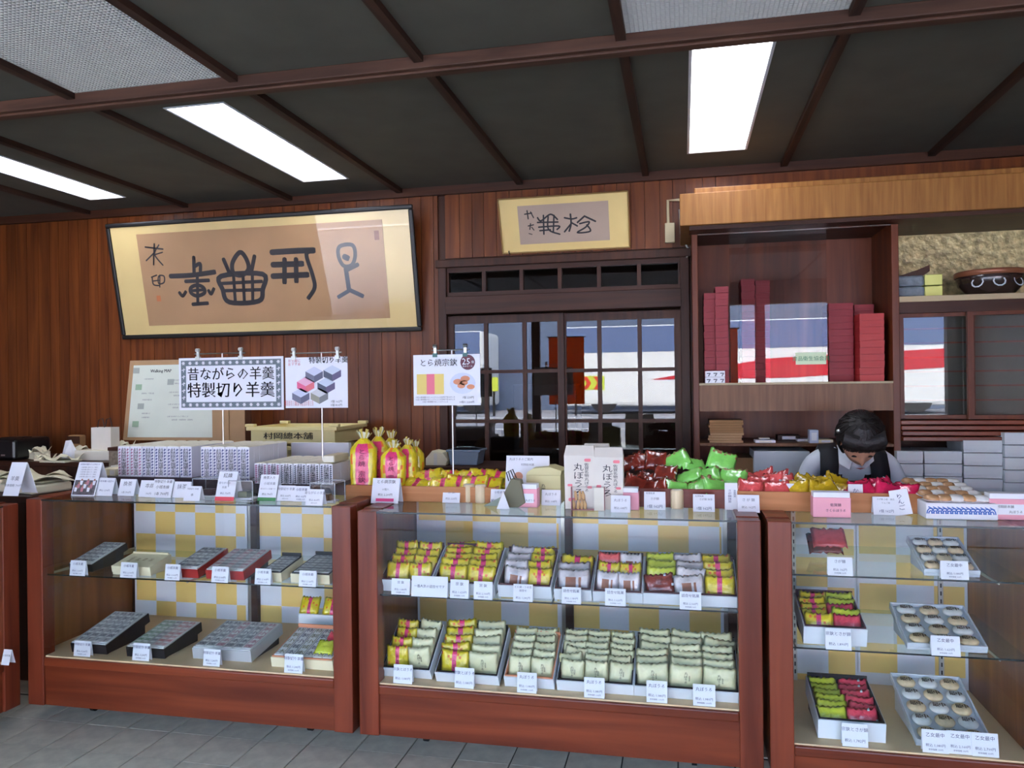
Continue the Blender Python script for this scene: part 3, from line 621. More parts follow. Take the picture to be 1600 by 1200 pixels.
I1 = mat('bar_ink_pink', (170, 110, 140), .6); I2 = mat('bar_ink_blue', (80, 86, 130), .6); I3 = mat('bar_ink_grey', (90, 92, 104), .6)
def bar_group(px0, px1, ytop, Y, z, n, rows, nm, adj, dep=.034, inks=(I1, I2)):
    a = oY(px0, ytop, Y); b = oY(px1, ytop, Y); pitch = (b.x-a.x)/n; w = pitch*.93; h = oY((px0+px1)/2, ytop, Y).z-z
    ms = [bar_meshes(w, dep-.002, h, k) for k in inks]
    for i in range(n):
        for r in range(rows):
            k = ms[0] if (i < 2 and len(ms) > 1) else ms[-1]
            o = thing('yokan_bar', f'{adj} white wrapped yokan bar, {ORD[i]} from left, {ORD[r]} row back, {nm} block', 'sweet bar', T(a.x+pitch*(i+.5)+random.uniform(-.001, .001), Y+r*dep, z+.0005) @ RZ(random.uniform(-1.2, 1.2)), 'yokan bars on the counter')
            link('wrapper', k[0], o); link('folded_end', k[2], o)
            if r == 0: link('printed_label', k[1], o, T(0, -.0012, 0))
bar_group(184, 300, 698, 3.32, zst, 6, 8, 'left', 'tall', .045)
bar_group(313, 390, 699, 3.32, zst, 4, 8, 'middle', 'tall', .045, (I2,))
bar_group(397, 520, 725, 3.305, zst-.022, 6, 8, 'right', 'short', .045, (I1, I3))
p = oY(511, 712, 3.235); t = thing('yokan_bar', 'single short yokan bar lying on top of the right block', 'sweet bar', T(oY(515, 722, 3.32).x, 3.31, oY(515, 725, 3.305).z+.005), 'yokan bars on the counter')
bx('wrapper', mat('cream_wrap', (214, 206, 176), .4), -.03, 0, 0, .03, .16, .034, t, .006); bx('folded_end', mat('bar_top', (224, 220, 200), .5), -.026, -.002, .004, .026, 0, .03, t)
for i, xx in enumerate((160, 173)):
    t = thing('small_block', ('left' if i == 0 else 'right')+' small cream box left of the tall yokan bars', 'box', T(oY(xx, 742, 3.32).x, 3.33, zst+.0005), 'small cream boxes'); bx('body', CREAM, -.017, 0, 0, .017, .1, .034, t, .002); bx('end_label', PAPER, -.012, -.001, .006, .012, 0, .028, t)
t = thing('flat_package', 'flat cream package lying behind the small cream boxes', 'package', T(oY(172, 735, 3.4).x, 3.42, zst+.0005)); MB().prism([(-.075, 0), (.08, 0), (.08, .028), (.0, .04), (-.075, .02)], 0, .2, axis='y').build('wrapper', CREAM, t); bx('paper_band', PAPER, -.01, -.002, 0, .02, .2, .041, t)
# --- counter 1 cards
t, w, h, Mx = card(107, 151, 722, 775, ZT1, [('村岡総本舗からのお知らせ', .055, 0, .93, 0, False)]+[('小城羊羹の里めぐり ご案内', .045, 0, .84-.07*k, 4, False) for k in range(5)], 'white leaflet with a group photo at its bottom, far left of counter', 20, name='leaflet', cat='leaflet')
PH = mat('photo_print', (96, 92, 96), .4, noise=.5, nscale=60)
bx('photo', PH, -w*.46, -.001, h*.03, w*.46, 0, h*.46, t, M=Mx)
m = MB(); random.seed(3)
for k in range(9): cx = -w*.36+w*.09*k; cz = h*(.12+.1*(k % 3)); m.prism([(cx-.006, cz), (cx+.006, cz), (cx+.008, cz+.02), (cx-.008, cz+.02)], -.0016, -.001, k % 2, axis='y'); m.prism([(cx-.004, cz+.02), (cx+.004, cz+.02), (cx+.004, cz+.029), (cx-.004, cz+.029)], -.0016, -.001, 2, axis='y')
m.build('photo_people', [WHITE, mat('photo_pink', (190, 130, 140), .6), mat('photo_face', (170, 120, 100), .6)], t, M=Mx)
c1 = [(146, 177, 747, 775, [('小形羊羹の詰合せ', .12, 0, .8, 0, 0), ('税込 1,296円', .12, 0, .3, 0, 0)], 'white price card just right of the leaflet'),
 (181, 211, 749, 775, [('挽茶', .3, 0, .7, 4, 0), ('1本 700円', .15, 0, .2, 4, 0)], 'white price card with faded print below the tall bars'),
 (213, 249, 751, 777, [('本煉', .32, 0, .66, 4, 0), ('700円', .15, 0, .2, 4, 0)], 'white price card half hidden behind the handwritten one'),
 (233, 269, 749, 778, [('特製切り羊羹', .18, 0, .85, 1, 0), ('小城本煉', .2, 0, .56, 1, 0), ('1本 700円', .2, 0, .2, 1, 0)], 'larger handwritten price card reading one bar 700 yen'),
 (266, 297, 753, 778, [('抹茶', .34, 0, .66, 4, 0)], 'white price card left of the first acrylic box'),
 (284, 313, 760, 783, [('特製切り羊羹', .14, 0, .8, 4, 0), ('本', .2, 0, .4, 1, 0)], 'small white card in front of the first acrylic box')]
for q in c1: card(*q[:4], ZT1, q[4], q[5])
t, w, h, Mx = card(333, 367, 737, 783, ZT1, [('紅煉', .17, 0, .85, 1, 0), ('昔ながらの', .09, -.1, .6, 4, 0), ('羊羹', .09, -.1, .45, 4, 0), ('税込 756円', .08, 0, .25, 0, 0)], 'tall white card with a red bottom band between acrylic boxes', strip=(mat('band_red', (226, 80, 90), .5), 0, .14, 1))
card(400, 432, 742, 783, ZT1, [('挽茶入り', .13, 0, .87, 1, 0), ('小城羊羹', .12, .05, .65, 4, 0), ('昔ながらの羊羹です', .07, 0, .45, 4, 0), ('税込 756円', .09, 0, .25, 1, 0)], 'tall white card with a green bottom band', strip=(mat('band_green', (70, 140, 80), .5), 0, .13, 1))
card(430, 460, 759, 783, ZT1, L3('特製切り羊羹', '税込 864円', '本体 800円', 4), 'white price card right of the green-banded card')
card(456, 482, 760, 784, ZT1, L3('小形羊羹', '税込 162円'), 'white price card partly behind the right acrylic box')
card(475, 505, 765, 790, ZT1, L3('昔ながらの羊羹', '税込 864円', '本体 800円', 4), 'white price card in front of the right acrylic box')
# --- acrylic boxes
def acrylic(xl, xr, yt, yb, dep, label, cont):
    p = oZ((xl+xr)/2, yb, ZT1); sc = (p-CAM).dot(_w)/F; w = (xr-xl)*sc; h = (yb-yt)*sc
    t = thing('acrylic_box', label, 'acrylic box', T(p.x, p.y+.03, ZT1+.0005), 'clear acrylic sample boxes'); e = .002
    MB().box(-w/2, 0, 0, w/2, e, h).box(-w/2, dep-e, 0, w/2, dep, h).box(-w/2, e, 0, -w/2+e, dep-e, h).box(w/2-e, e, 0, w/2, dep-e, h).box(-w/2+e, e, h-e, w/2-e, dep-e, h).build('cover', CLEAR, t)
    em = mat('acrylic_edge', (200, 206, 210), .2, alpha=.55); m = MB(); g = .0015
    for a in (-w/2, w/2):
        for b in (0, dep): m.box(a-g, b-g, 0, a+g, b+g, h)
        m.box(a-g, 0, h-g, a+g, dep, h+g)
    for b in (0, dep): m.box(-w/2, b-g, h-g, w/2, b+g, h+g)
    m.build('polished_edge', em, t)
    s = thing('sample_sweet', label.replace('clear acrylic box', 'sliced sweet sample inside acrylic box')[:90], 'sweet', T(p.x, p.y+.03+dep/2, ZT1+.001))
    MB().box(-w*.35, -dep*.3, 0, w*.35, dep*.3, .008).build('plate', WHITE, s, .002); MB().box(-w*.28, -dep*.2, .008, w*.1, dep*.2, .035).box(w*.13, -dep*.2, .008, w*.17, dep*.2, .03).build('slices', cont, s, .003)
acrylic(292, 338, 750, 780, .1, 'clear acrylic box, leftmost, below the middle yokan bars', mat('red_bean', (70, 40, 44), .3))
acrylic(349, 391, 753, 784, .1, 'clear acrylic box between the red and green banded cards', mat('matcha', (96, 104, 62), .3))
acrylic(478, 520, 756, 789, .1, 'clear acrylic box at the right end of left counter', mat('amber_bean', (110, 84, 50), .3))
# --- packets
_pk = {}
def packet_mesh(kind, w, h, th, seed):
    key = (kind, round(w, 3), round(h, 3), seed)
    if key in _pk: return _pk[key]
    rnd = random.Random(seed*31+len(kind)); nx, nz = 12, 9
    cols = {'yel': [YEL, PNK, mat('orange_print', (226, 120, 40), .4)], 'grn': [GRN, INK], 'sal': [mat('salmon_film', (232, 92, 92), .22, coat=.8, noise=.12, nscale=40, bump=.6), WHITE], 'lim': [mat('lime_film', (140, 224, 106), .22, coat=.8, noise=.1, nscale=30, bump=.6), mat('amber_print', (150, 110, 70), .5)],
        'gld': [mat('gold_film', (216, 180, 36), .22, coat=.8, noise=.12, nscale=40, bump=.6), WHITE], 'mag': [mat('crimson_film', (226, 40, 92), .22, coat=.8, noise=.12, nscale=40, bump=.6), WHITE], 'brn': [mat('rust_film', (136, 50, 38), .18, coat=1, noise=.4, nscale=25, bump=.6), WHITE],
        'clr': [mat('clear_film', (214, 206, 208), .12, coat=1, noise=.3, nscale=20, bump=.8), mat('filling_brown', (150, 90, 60), .4, noise=.2, nscale=30)], 'lgr': [mat('yellow_green_film', (206, 216, 66), .25, coat=.6, noise=.08, nscale=40, bump=.5), WHITE], 'red': [mat('rose_film', (232, 76, 96), .22, coat=.8, noise=.15, nscale=40, bump=.6), WHITE]}[kind]
    m = MB(); V = []; jit = [[rnd.uniform(-1, 1) for _ in range(nz+1)] for _ in range(nx+1)]
    for sd in (-1, 1):
        for i in range(nx+1):
            u = i/nx*2-1
            for j in range(nz+1):
                v = j/nz*2-1
                prof = max(0, 1-u**4)**.7*max(0, 1-abs(v)**3.2)
                y = sd*th/2*prof + .004*math.sin(i*2.1+seed)*(abs(v)**3) + jit[i][j]*.0022*prof*sd
                x_ = u*w/2*(1-.06*prof*(1-abs(v))) ; z = (v+1)/2*h + (.003*((i % 2)*2-1) if j in (0, nz) else 0)
                z += .005*u*u*(1 if v > 0 else -1)*(abs(v)**2)
                V.append((x_, y, z))
    Fs = []; Ms = []
    n1 = (nx+1)*(nz+1)
    for sd in range(2):
        for i in range(nx):
            for j in range(nz):
                a = sd*n1+i*(nz+1)+j; q = (a, a+nz+1, a+nz+2, a+1); Fs.append(q if sd == 0 else q[::-1])
                mi = 0
                if kind == 'yel': mi = 1 if i in (5, 6) else (2 if rnd.random() < .06 else 0)
                elif kind == 'grn': mi = 1 if (sd == 0 and i == 6 and j in (3, 5, 6)) and False else 0
                elif kind == 'lim': mi = 1 if j in (7, 8) and rnd.random() < .5 else 0
                elif kind == 'clr': mi = 1 if 2 < i < 9 and 1 < j < 6 and ((i-3) % 5 < 4) else 0
                elif kind in ('red', 'sal', 'gld', 'mag', 'brn'): mi = 1 if rnd.random() < .018 else 0
                Ms.append(mi)
    for f, k in zip(Fs, Ms): m.add([V[i] for i in f], [(0, 1, 2, 3)], k)
    me = m.mesh('film', cols, True)
    import bmesh
    b = bmesh.new(); b.from_mesh(me); bmesh.ops.remove_doubles(b, verts=b.verts, dist=1e-5); b.to_mesh(me); b.free()
    _pk[key] = me; return me
def print_mesh(kind, w, h, th):
    key = ('p', kind, round(w, 3), round(h, 3))
    if key in _pk: return _pk[key]
    m = MB()
    if kind == 'grn': text(m, '丸ぼうろ', h*.15, 0, h*.5, 0, True); text(m, '佐賀銘菓', h*.07, w*.1, h*.5, 0, True)
    elif kind == 'yel': text(m, '宗欽', h*.13, 0, h*.32, 1, True); text(m, 'とら焼', h*.1, 0, h*.66, 1, True)
    else: _pk[key] = None; return None
    m.v = [(x, y-th*.5*(1-min(1, (abs(z/h-.5)*2))**3.2)-.0022, z) for x, y, z in m.v]
    _pk[key] = m.mesh('printed_text', [INK, mat('dark_red_ink', (120, 20, 60), .6)]); return _pk[key]
DESC = {'yel': 'yellow pink-striped packet', 'grn': 'pale green packet', 'sal': 'salmon packet', 'lim': 'lime green packet', 'gld': 'golden yellow packet', 'mag': 'crimson packet', 'brn': 'rust-red clear packet', 'clr': 'clear brown-filled packet', 'lgr': 'yellow-green packet', 'red': 'rose red packet'}
def packet(kind, M, w, h, label, group, th=.018, show=True):
    t = thing('sweet_packet', label, 'sweet packet', M, group)
    link('film', packet_mesh(kind, w, h, th, random.randint(0, 2)), t)
    if show:
        pm = print_mesh(kind, w, h, th)
        if pm: link('printed_text', pm, t)
    return t
# --- tilted gift boxes with contents
RIM = mat('silver_rim', (210, 214, 214), .4)
def gbox(xl, xr, yb, z, h, Dd, ybt, outer, inner, nm, Y0=None, wall=.004, stand=None, lid=None, cat='box', yaw=0, bt_x=None):
    p = oZ((xl+xr)/2, yb, z)
    if Y0: p = Vector((oY((xl+xr)/2, yb, Y0).x, Y0, z))
    if p.y < YF+.07 and z < .9: p = Vector((oY((xl+xr)/2, yb, YF+.07).x, YF+.07, z))
    p.z = z+.0008
    sc = (p-CAM).dot(_w)/F; w = (xr-xl)*sc
    best = None
    for k in range(0, 46):
        a = math.radians(k); q = p+Vector((0, Dd*math.cos(a)-h*math.sin(a), Dd*math.sin(a)+h*math.cos(a))); e = abs(pr(q)[1]-ybt)
        if best is None or e < best[0]: best = (e, k)
    tl = best[1]
    Mt = T(p) @ RZ(yaw) @ RX(tl)
    t = thing('gift_box', nm, cat, Mt)
    MB().box(-w/2, 0, 0, w/2, Dd, .002).box(-w/2, 0, .002, w/2, wall, h).box(-w/2, Dd-wall, .002, w/2, Dd, h).box(-w/2, wall, .002, -w/2+wall, Dd-wall, h).box(w/2-wall, wall, .002, w/2, Dd-wall, h).build('outer_box', outer, t)
    e = wall+.001; g = .004
    MB().box(-w/2+wall, wall, .0022, w/2-wall, Dd-wall, .004).box(-w/2+wall, wall, .004, w/2-wall, e+g, h+.005).box(-w/2+wall, Dd-e-g, .004, w/2-wall, Dd-wall, h+(.02 if inner is not RIM else .004)).box(-w/2+wall, e+g, .004, -w/2+e+g, Dd-e-g, h+.005).box(w/2-e-g, e+g, .004, w/2-wall, Dd-e-g, h+.005).build('inner_tray', inner, t)
    if tl > 3:
        a = math.radians(tl); zz = Dd*math.tan(a)*.98
        MB().prism([(.012, .0005), (Dd*.9*math.cos(a), .0005), (Dd*.9*math.cos(a), (Dd*.9)*math.sin(a)-.001), (.012, .012*math.tan(a)-.0008 if tl > 3 else .001)], -w/2+.006, w/2-.006, axis='x').build('riser', stand or BLACK, t, M=(RX(-tl)))
    return t, Mt, w, tl
def fill_packets(Mt, w, Dd, cols, rows, where, pw=None, ph=.085, start=.03, lean=38, z=.012, group='packets in the display case boxes'):
    n = len(cols); cw = (w-.02)/n; ws = pw or cw*1.02
    for i, col in enumerate(cols):
        kinds = col if isinstance(col, (list, tuple)) else [col]*rows
        side = ('' if n == 1 else ('left' if i == 0 else ('right' if i == n-1 else 'middle'))+' column, ')
        for r in range(rows):
            k = kinds[min(r, len(kinds)-1)]
            y = start+(Dd-start-.02)*r/max(1, rows)
            M = Mt @ T(-w/2+.01+cw*(i+.5)+random.uniform(-.003, .003), y, z+random.uniform(0, .003)) @ RZ(random.uniform(-7, 7)) @ RY(random.uniform(-5, 5)) @ RX(-lean+random.uniform(-8, 8))
            packet(k, M, ws, ph, f'{DESC[k]}, {ORD[r]} from front, {side}{where}', group)
Z2 = .6375; Z2b = .2755
def pbx(xl, xr, yb, z, h, D_, ybt, outer, inner, nm, cols, rows, where, **k):
    fk = {a: k.pop(a) for a in ('ph', 'lean', 'start') if a in k}
    t, Mt, w, tl = gbox(xl, xr, yb, z, h, D_, ybt, outer, inner, nm, **k)
    fill_packets(Mt, w, D_, cols, rows, where, **fk)
    return t
pbx(595, 678, 925, Z2, .058, .24, 851, BOXWHITE, MAROON, 'white box of yellow packets, leftmost on middle case upper shelf', ['yel', 'yel'], 4, 'leftmost box, middle case upper shelf', ph=.09)
pbx(677, 776, 933, Z2, .058, .24, 854, BOXWHITE, MAROON, 'white box of yellow packets, second on middle case upper shelf', ['yel', 'yel'], 5, 'second box, middle case upper shelf', ph=.09)
pbx(778, 863, 938, Z2, .058, .24, 860, BOXWHITE, MAROON, 'white box with mixed clear and yellow packets on upper shelf', ['clr', 'yel'], 4, 'mixed third box, middle case upper shelf', ph=.09)
pbx(866, 925, 941, Z2, .05, .2, 876, BOXWHITE, MAROON, 'small white box of one clear and one yellow packet row', [['clr', 'clr', 'yel']], 3, 'small fourth box, middle case upper shelf', ph=.09)
pbx(927, 1004, 944, Z2, .05, .22, 868, BOXWHITE, MAROON, 'white box with clear, yellow and salmon packets on upper shelf', [['clr', 'yel', 'sal'], ['clr', 'yel', 'clr']], 3, 'fifth box, middle case upper shelf', ph=.085)
pbx(1006, 1150, 951, Z2, .05, .24, 872, BOXWHITE, MAROON, 'wide white box with an assortment, rightmost on middle case upper shelf', [['brn', 'lgr'], ['clr', 'clr', 'clr'], ['yel']], 4, 'rightmost box, middle case upper shelf', ph=.085)
pbx(598, 677, 1059, Z2b, .052, .24, 974, BOXWHITE, BLACK, 'white box of yellow and green packets, leftmost on middle case floor', ['yel', 'grn'], 4, 'leftmost box, middle case floor', ph=.095)
pbx(680, 782, 1072, Z2b, .052, .26, 978, BOXWHITE, BLACK, 'white box of yellow and green packets, second on middle case floor', ['yel', 'grn'], 5, 'second box, middle case floor', ph=.095)
pbx(788, 867, 1080, Z2b, .052, .25, 990, BOXWHITE, mat('orange_card', (226, 150, 110), .6), 'orange-lined white box of green packets on middle case floor', ['grn', 'grn'], 5, 'orange-lined box, middle case floor', ph=.09)
pbx(870, 990, 1086, Z2b, .052, .25, 995, BOXWHITE, BLACK, 'white box of three green packet columns left of the last box', ['grn', 'grn', 'grn'], 6, 'fourth box, middle case floor', ph=.09)
pbx(992, 1152, 1099, Z2b, .052, .27, 996, BOXWHITE, BLACK, 'wide white box of three green packet columns, rightmost on case floor', ['grn', 'grn', 'grn'], 6, 'rightmost box, middle case floor', ph=.095)
# cards of middle case
for q, tx, lb in (((610, 641, 903, 927), L3('宗 欽', '税込 1,080円'), 'price card before the leftmost upper box'), ((640, 701, 903, 934), [('一番人気の詰合せです', .16, 0, .5, 0, 0)], 'wide white card announcing the most popular assortment'), ((702, 733, 908, 936), L3('宗 欽', '税込 1,620円'), 'price card just right of the wide announcement card'),
 ((739, 770, 911, 938), L3('宗 欽', '税込 2,160円'), 'price card before right half of the second upper box'), ((801, 833, 917, 943), [('とら焼・つる恋', .15, 0, .82, 0, 0), ('詰合せ', .15, 0, .62, 0, 0), ('税込 1,242円', .16, 0, .2, 0, 0)], 'price card before the mixed third upper box'),
 ((877, 908, 919, 944), L3('詰合せ銘菓', '税込 1,080円'), 'price card before the small fourth upper box'), ((945, 978, 921, 947), L3('詰合せ銘菓', '税込 1,620円'), 'price card before the fifth upper box'), ((1062, 1096, 926, 953), L3('詰合せ銘菓', '税込 2,160円'), 'price card before the wide rightmost upper box')):
    card(*q, Z2, tx, lb, 8)
for q, tx, lb in (((613, 645, 1041, 1069), 'L2', 'price card before the leftmost floor box of middle case'), ((709, 741, 1047, 1077), 'L2', 'price card before the second floor box of middle case'), ((807, 839, 1056, 1086), 'L3', 'price card before the orange-lined box'), ((912, 945, 1064, 1094), 'L3', 'price card before the fourth floor box of middle case'), ((1010, 1043, 1068, 1100), 'L3', 'left price card before the widest floor box'), ((1083, 1118, 1073, 1105), 'L3', 'right price card before the widest floor box')):
    card(*q, Z2b, L2('宗欽とぼうろ') if tx == 'L2' else L3('丸ぼうろ', '税込 1,080円', '本体価格 1,000円'), lb, 12)
# --- yokan gift boxes (case 1)
_yb = {}
def yokan_strips(Mt, w, Dd, h, n, where, inks, lid=None):
    cw = (w-.016)/n; bw = cw*.92; L = Dd-.03
    for i in range(n):
        ink = inks[i % len(inks)]; key = (round(bw, 3), round(L, 3), ink.name)
        if key not in _yb:
            m = MB(); k = max(5, min(9, int(L/(bw*.95)))); cz = L/k
            for i_, ch in enumerate('特製小城本煉羊羹村岡'[:k]): text(m, ch, min(cz*.85, bw*.78), 0, L-cz*(i_+.5), 0, bold=bw*.01)
            for q in (-.42, .42): stroke(m, [(q*bw, .008), (q*bw, L-.008)], .0022, 0, 0)
            _yb[key] = (MB().box(-bw/2, 0, 0, bw/2, L, .018).mesh('wrapper', mat('strip_wrap', (244, 246, 244), .5)), m.mesh('printed_label', [ink]))
        a, b = _yb[key]
        o = thing('yokan_stick', f'flat wrapped yokan stick, {ORD[i]} from left in {where}', 'sweet bar', Mt @ T(-w/2+.008+cw*(i+.5), .015, h-.012), 'yokan sticks in gift boxes')
        link('wrapper', a, o); link('printed_label', b, o, T(0, 0, .0188) @ RX(-90))
Z1 = .6555; Z1b = .2855
STRIPPINK = mat('strip_ink_pink', (180, 80, 110), .6); STRIPGREEN = mat('strip_ink_green', (60, 130, 70), .6); STRIPRED = mat('strip_ink_red', (190, 50, 60), .6); STRIPBLUE = mat('strip_ink_blue', (60, 66, 90), .6)
def ybx(xl, xr, yb, z, h, D_, ybt, outer, inner, n, nm, where, inks, stand=BLACK):
    t, Mt, w, tl = gbox(xl, xr, yb, z, h, D_, ybt, outer, inner, nm, stand=stand); yokan_strips(Mt, w, D_, h, n, where, inks); return Mt, w
ybx(106, 148, 893, Z1, .035, .24, 848, BLACK, RIM, 3, 'dark box of yokan sticks, leftmost on left case upper shelf', 'leftmost box, left case upper shelf', [STRIPBLUE])
ybx(268, 313, 905, Z1, .04, .24, 856, REDBOX2, RIM, 3, 'narrow red-sided box of yokan sticks on left case shelf', 'narrow red box, left case', [STRIPBLUE])
ybx(319, 385, 908, Z1, .04, .24, 858, REDBOX2, RIM, 5, 'wide red-sided box of yokan sticks on left case shelf', 'wide red box, left case', [STRIPPINK, STRIPBLUE])
ybx(405, 442, 912, Z1, .04, .2, 869, CREAM, BLACK, 3, 'narrow cream-sided box of yokan sticks right of the red boxes', 'narrow cream box, left case', [STRIPBLUE], CREAM)
ybx(452, 518, 918, Z1, .04, .24, 868, CREAM, BLACK, 5, 'wide cream-sided box of yokan sticks, rightmost on left case shelf', 'wide cream box, left case', [STRIPBLUE], CREAM)
t, Mt, w, tl = gbox(172, 240, 900, Z1, .03, .15, 868, CREAM, CREAM, 'closed cream box with printed names on left case upper shelf', stand=CREAM)
bx('lid', CREAM, -w/2-.002, -.002, .012, w/2+.002, .152, .042, t, .002)
for i, s in enumerate(('小城羊羹', '本煉', '挽茶', '紅煉')): m = MB(); text(m, s, .02, (i-1.5)*.035, .075, 0, True); m.build('lettering', [mat('gold_ink', (150, 120, 60), .5)], t, M=T(0, 0, .0428) @ RX(-90))
ybx(108, 172, 1021, Z1b, .045, .3, 957, BLACK, RIM, 4, 'black box of yokan sticks, leftmost on left case floor', 'leftmost box, left case floor', [STRIPBLUE])
ybx(194, 262, 1029, Z1b, .045, .28, 970, BLACK, RIM, 5, 'black box with green and red printed yokan sticks', 'green and red printed box', [STRIPGREEN, STRIPGREEN, STRIPBLUE, STRIPRED, STRIPRED])
ybx(296, 398, 1032, Z1b, .05, .28, 972, mat('silver_card', (196, 200, 204), .35, .2), RIM, 6, 'wide silver-grey box of yokan sticks on left case floor', 'wide silver box, left case floor', [STRIPBLUE, STRIPBLUE, STRIPPINK])
Mt, w = ybx(420, 525, 1045, Z1b, .045, .26, 982, CREAM, mat('orange_card', (226, 150, 110), .6), 6, 'cream box with assortment, rightmost on left case floor', 'assorted box, left case floor', [mat('strip_ink_olive', (120, 120, 70), .6), STRIPBLUE])
packet('lgr', Mt @ T(w*.3, .03, .06) @ RX(-70), .085, .07, 'green packet lying on the assorted box of left case floor', 'packets in the display case boxes')
packet('red', Mt @ T(w*.36, .1, .062) @ RX(-70), .085, .07, 'red packet lying on the assorted box behind the green one', 'packets in the display case boxes')
for i in range(2): packet('yel', T(oY(482+i*36, 975, YF+.42).x, YF+.42, Z1b+.13) @ RX(-30), .1, .08, ('left' if i == 0 else 'right')+' yellow pink-striped packet behind the assorted box on left case floor', 'packets in the display case boxes')
bx('packet_stand', BOXWHITE, oY(465, 990, YF+.4).x, YF+.41, Z1b, -1.46, YF+.5, Z1b+.13, label='white box under the yellow packets behind the assorted box', cat='box')
for q, lb in (((106, 135, 877, 900), 'price card before the leftmost upper box of left case'), ((185, 215, 880, 903), 'price card before the closed cream box'), ((255, 282, 884, 908), 'price card before the narrow red box'), ((328, 358, 887, 911), 'price card before the wide red box'), ((396, 424, 892, 916), 'price card before the narrow cream-sided box'), ((465, 495, 895, 919), 'price card before the wide cream-sided box')):
    card(*q, Z1, L3('小城羊羹', '税込 2,160円', '本体価格 2,000円'), lb, 15)
for q, lb in (((112, 143, 998, 1021), 'price card before the leftmost floor box of left case'), ((204, 235, 1005, 1031), 'price card before the green and red printed box'), ((315, 345, 1016, 1041), 'price card before the wide silver box'), ((442, 474, 1026, 1054), 'price card before the assorted cream box')):
    card(*q, Z1b, L3('特製切り羊羹', '税込 3,240円', '本体価格 3,000円'), lb, 15)
# --- case 3
packet('sal', T(oY(1298, 868, YF+.3).x, YF+.3, .7876+.05) @ RX(-55), .13, .1, 'salmon and brown packet lying on right case top shelf', 'packets in the display case boxes')
packet('brn', T(oY(1290, 868, YF+.34).x, YF+.32, .7876+.02) @ RX(-58), .13, .11, 'rust packet under the salmon packet on right case top shelf', 'packets in the display case boxes')
pbx(1258, 1351, 1012, .5175, .07, .26, 928, BOXWHITE, MAROON, 'white box of yellow and rose packets on right case middle shelf', ['yel', ['red', 'lgr', 'red', 'lgr']], 5, 'right case middle shelf box', ph=.085)
pbx(1281, 1380, 1158, .1685, .075, .3, 1060, BOXWHITE, BLACK, 'white box of yellow-green and rose packets on right case floor', ['lgr', 'red'], 6, 'right case floor box', ph=.085)
TRAYP = mat('pale_tray', (206, 214, 222), .35, coat=.3)
WAF = mat('wafer', (224, 200, 160), .6, noise=.12, nscale=60); WAFW = mat('white_wafer', (224, 224, 218), .6, noise=.06, nscale=60)
waf_m = [MB().lathe([(.02, 0), (.031, .004), (.033, .01), (.026, .017), (.012, .021)], 16).mesh('wafer', k, True) for k in (WAF, WAFW)]
mk = MB(); text(mk, '最', .024, -.011, 0, 0, bold=.0006); text(mk, '中', .024, .011, 0, 0, bold=.0006); MK = mk.mesh('stamped_mark', mat('brown_mark', (84, 60, 44), .6))
def wafer_tray(xl, xr, yb, z, ybt, D_, rows, nm, where, Y0=None):
    p = oZ((xl+xr)/2, yb, z)
    if p.y < YF+.07: p = oY((xl+xr)/2, yb, YF+.07)
    p.z = z+.0008
    sc = (p-CAM).dot(_w)/F; w = (xr-xl)*sc; h = .028; best = None
    for k in range(0, 46):
        a = math.radians(k); q = p+Vector((0, D_*math.cos(a)-h*math.sin(a), D_*math.sin(a)+h*math.cos(a))); e = abs(pr(q)[1]-ybt)
        if best is None or e < best[0]: best = (e, k)
    a = math.radians(best[1]); Mt = T(p) @ RX(best[1])
    t = thing('wafer_tray', nm, 'tray', Mt, 'wafer trays')
    MB().box(-w/2, 0, 0, w/2, D_, .012).box(-w/2, 0, .012, w/2, .006, h).box(-w/2, D_-.006, .012, w/2, D_, h).box(-w/2, .006, .012, -w/2+.006, D_-.006, h).box(w/2-.006, .006, .012, w/2, D_-.006, h).build('tray', TRAYP, t, .002)
    if best[1] > 3: MB().prism([(.012, .0005), (D_*.9*math.cos(a), .0005), (D_*.9*math.cos(a), D_*.9*math.sin(a)-.001), (.012, .012*math.tan(a)-.0008)], -w/2+.01, w/2-.01, axis='x').build('riser', BOXWHITE, t, M=RX(-best[1]))
    cw = (w-.02)/3; ch = (D_-.02)/rows; s = min(1.0, cw/.07)*1.0
    for i in range(3):
        for r in range(rows):
            k = (i+r) % 2
            o = thing('wafer_cake', f'{"white" if k else "golden"} round wafer cake, {ORD[r]} row from front, {("left","centre","right")[i]} column, {where}', 'wafer cake', Mt @ T(-w/2+.01+cw*(i+.5), .01+ch*(r+.5), .0125) @ Matrix.Diagonal((s*1.05, min(s*1.05, ch/.066), 1, 1)), 'round wafer cakes in trays')
            link('wafer', waf_m[k], o); link('stamped_mark', MK, o, T(0, 0, .0222) @ RX(-90))
wafer_tray(1447, 1527, 905, .7875, 838, .24, 4, 'pale tray of round wafers on right case top shelf', 'top shelf tray')
wafer_tray(1422, 1537, 1026, .5175, 943, .26, 4, 'pale tray of round wafers on right case middle shelf', 'middle shelf tray')
wafer_tray(1436, 1548, 1176, .1685, 1054, .38, 5, 'long pale tray of round wafers on right case floor', 'floor tray')
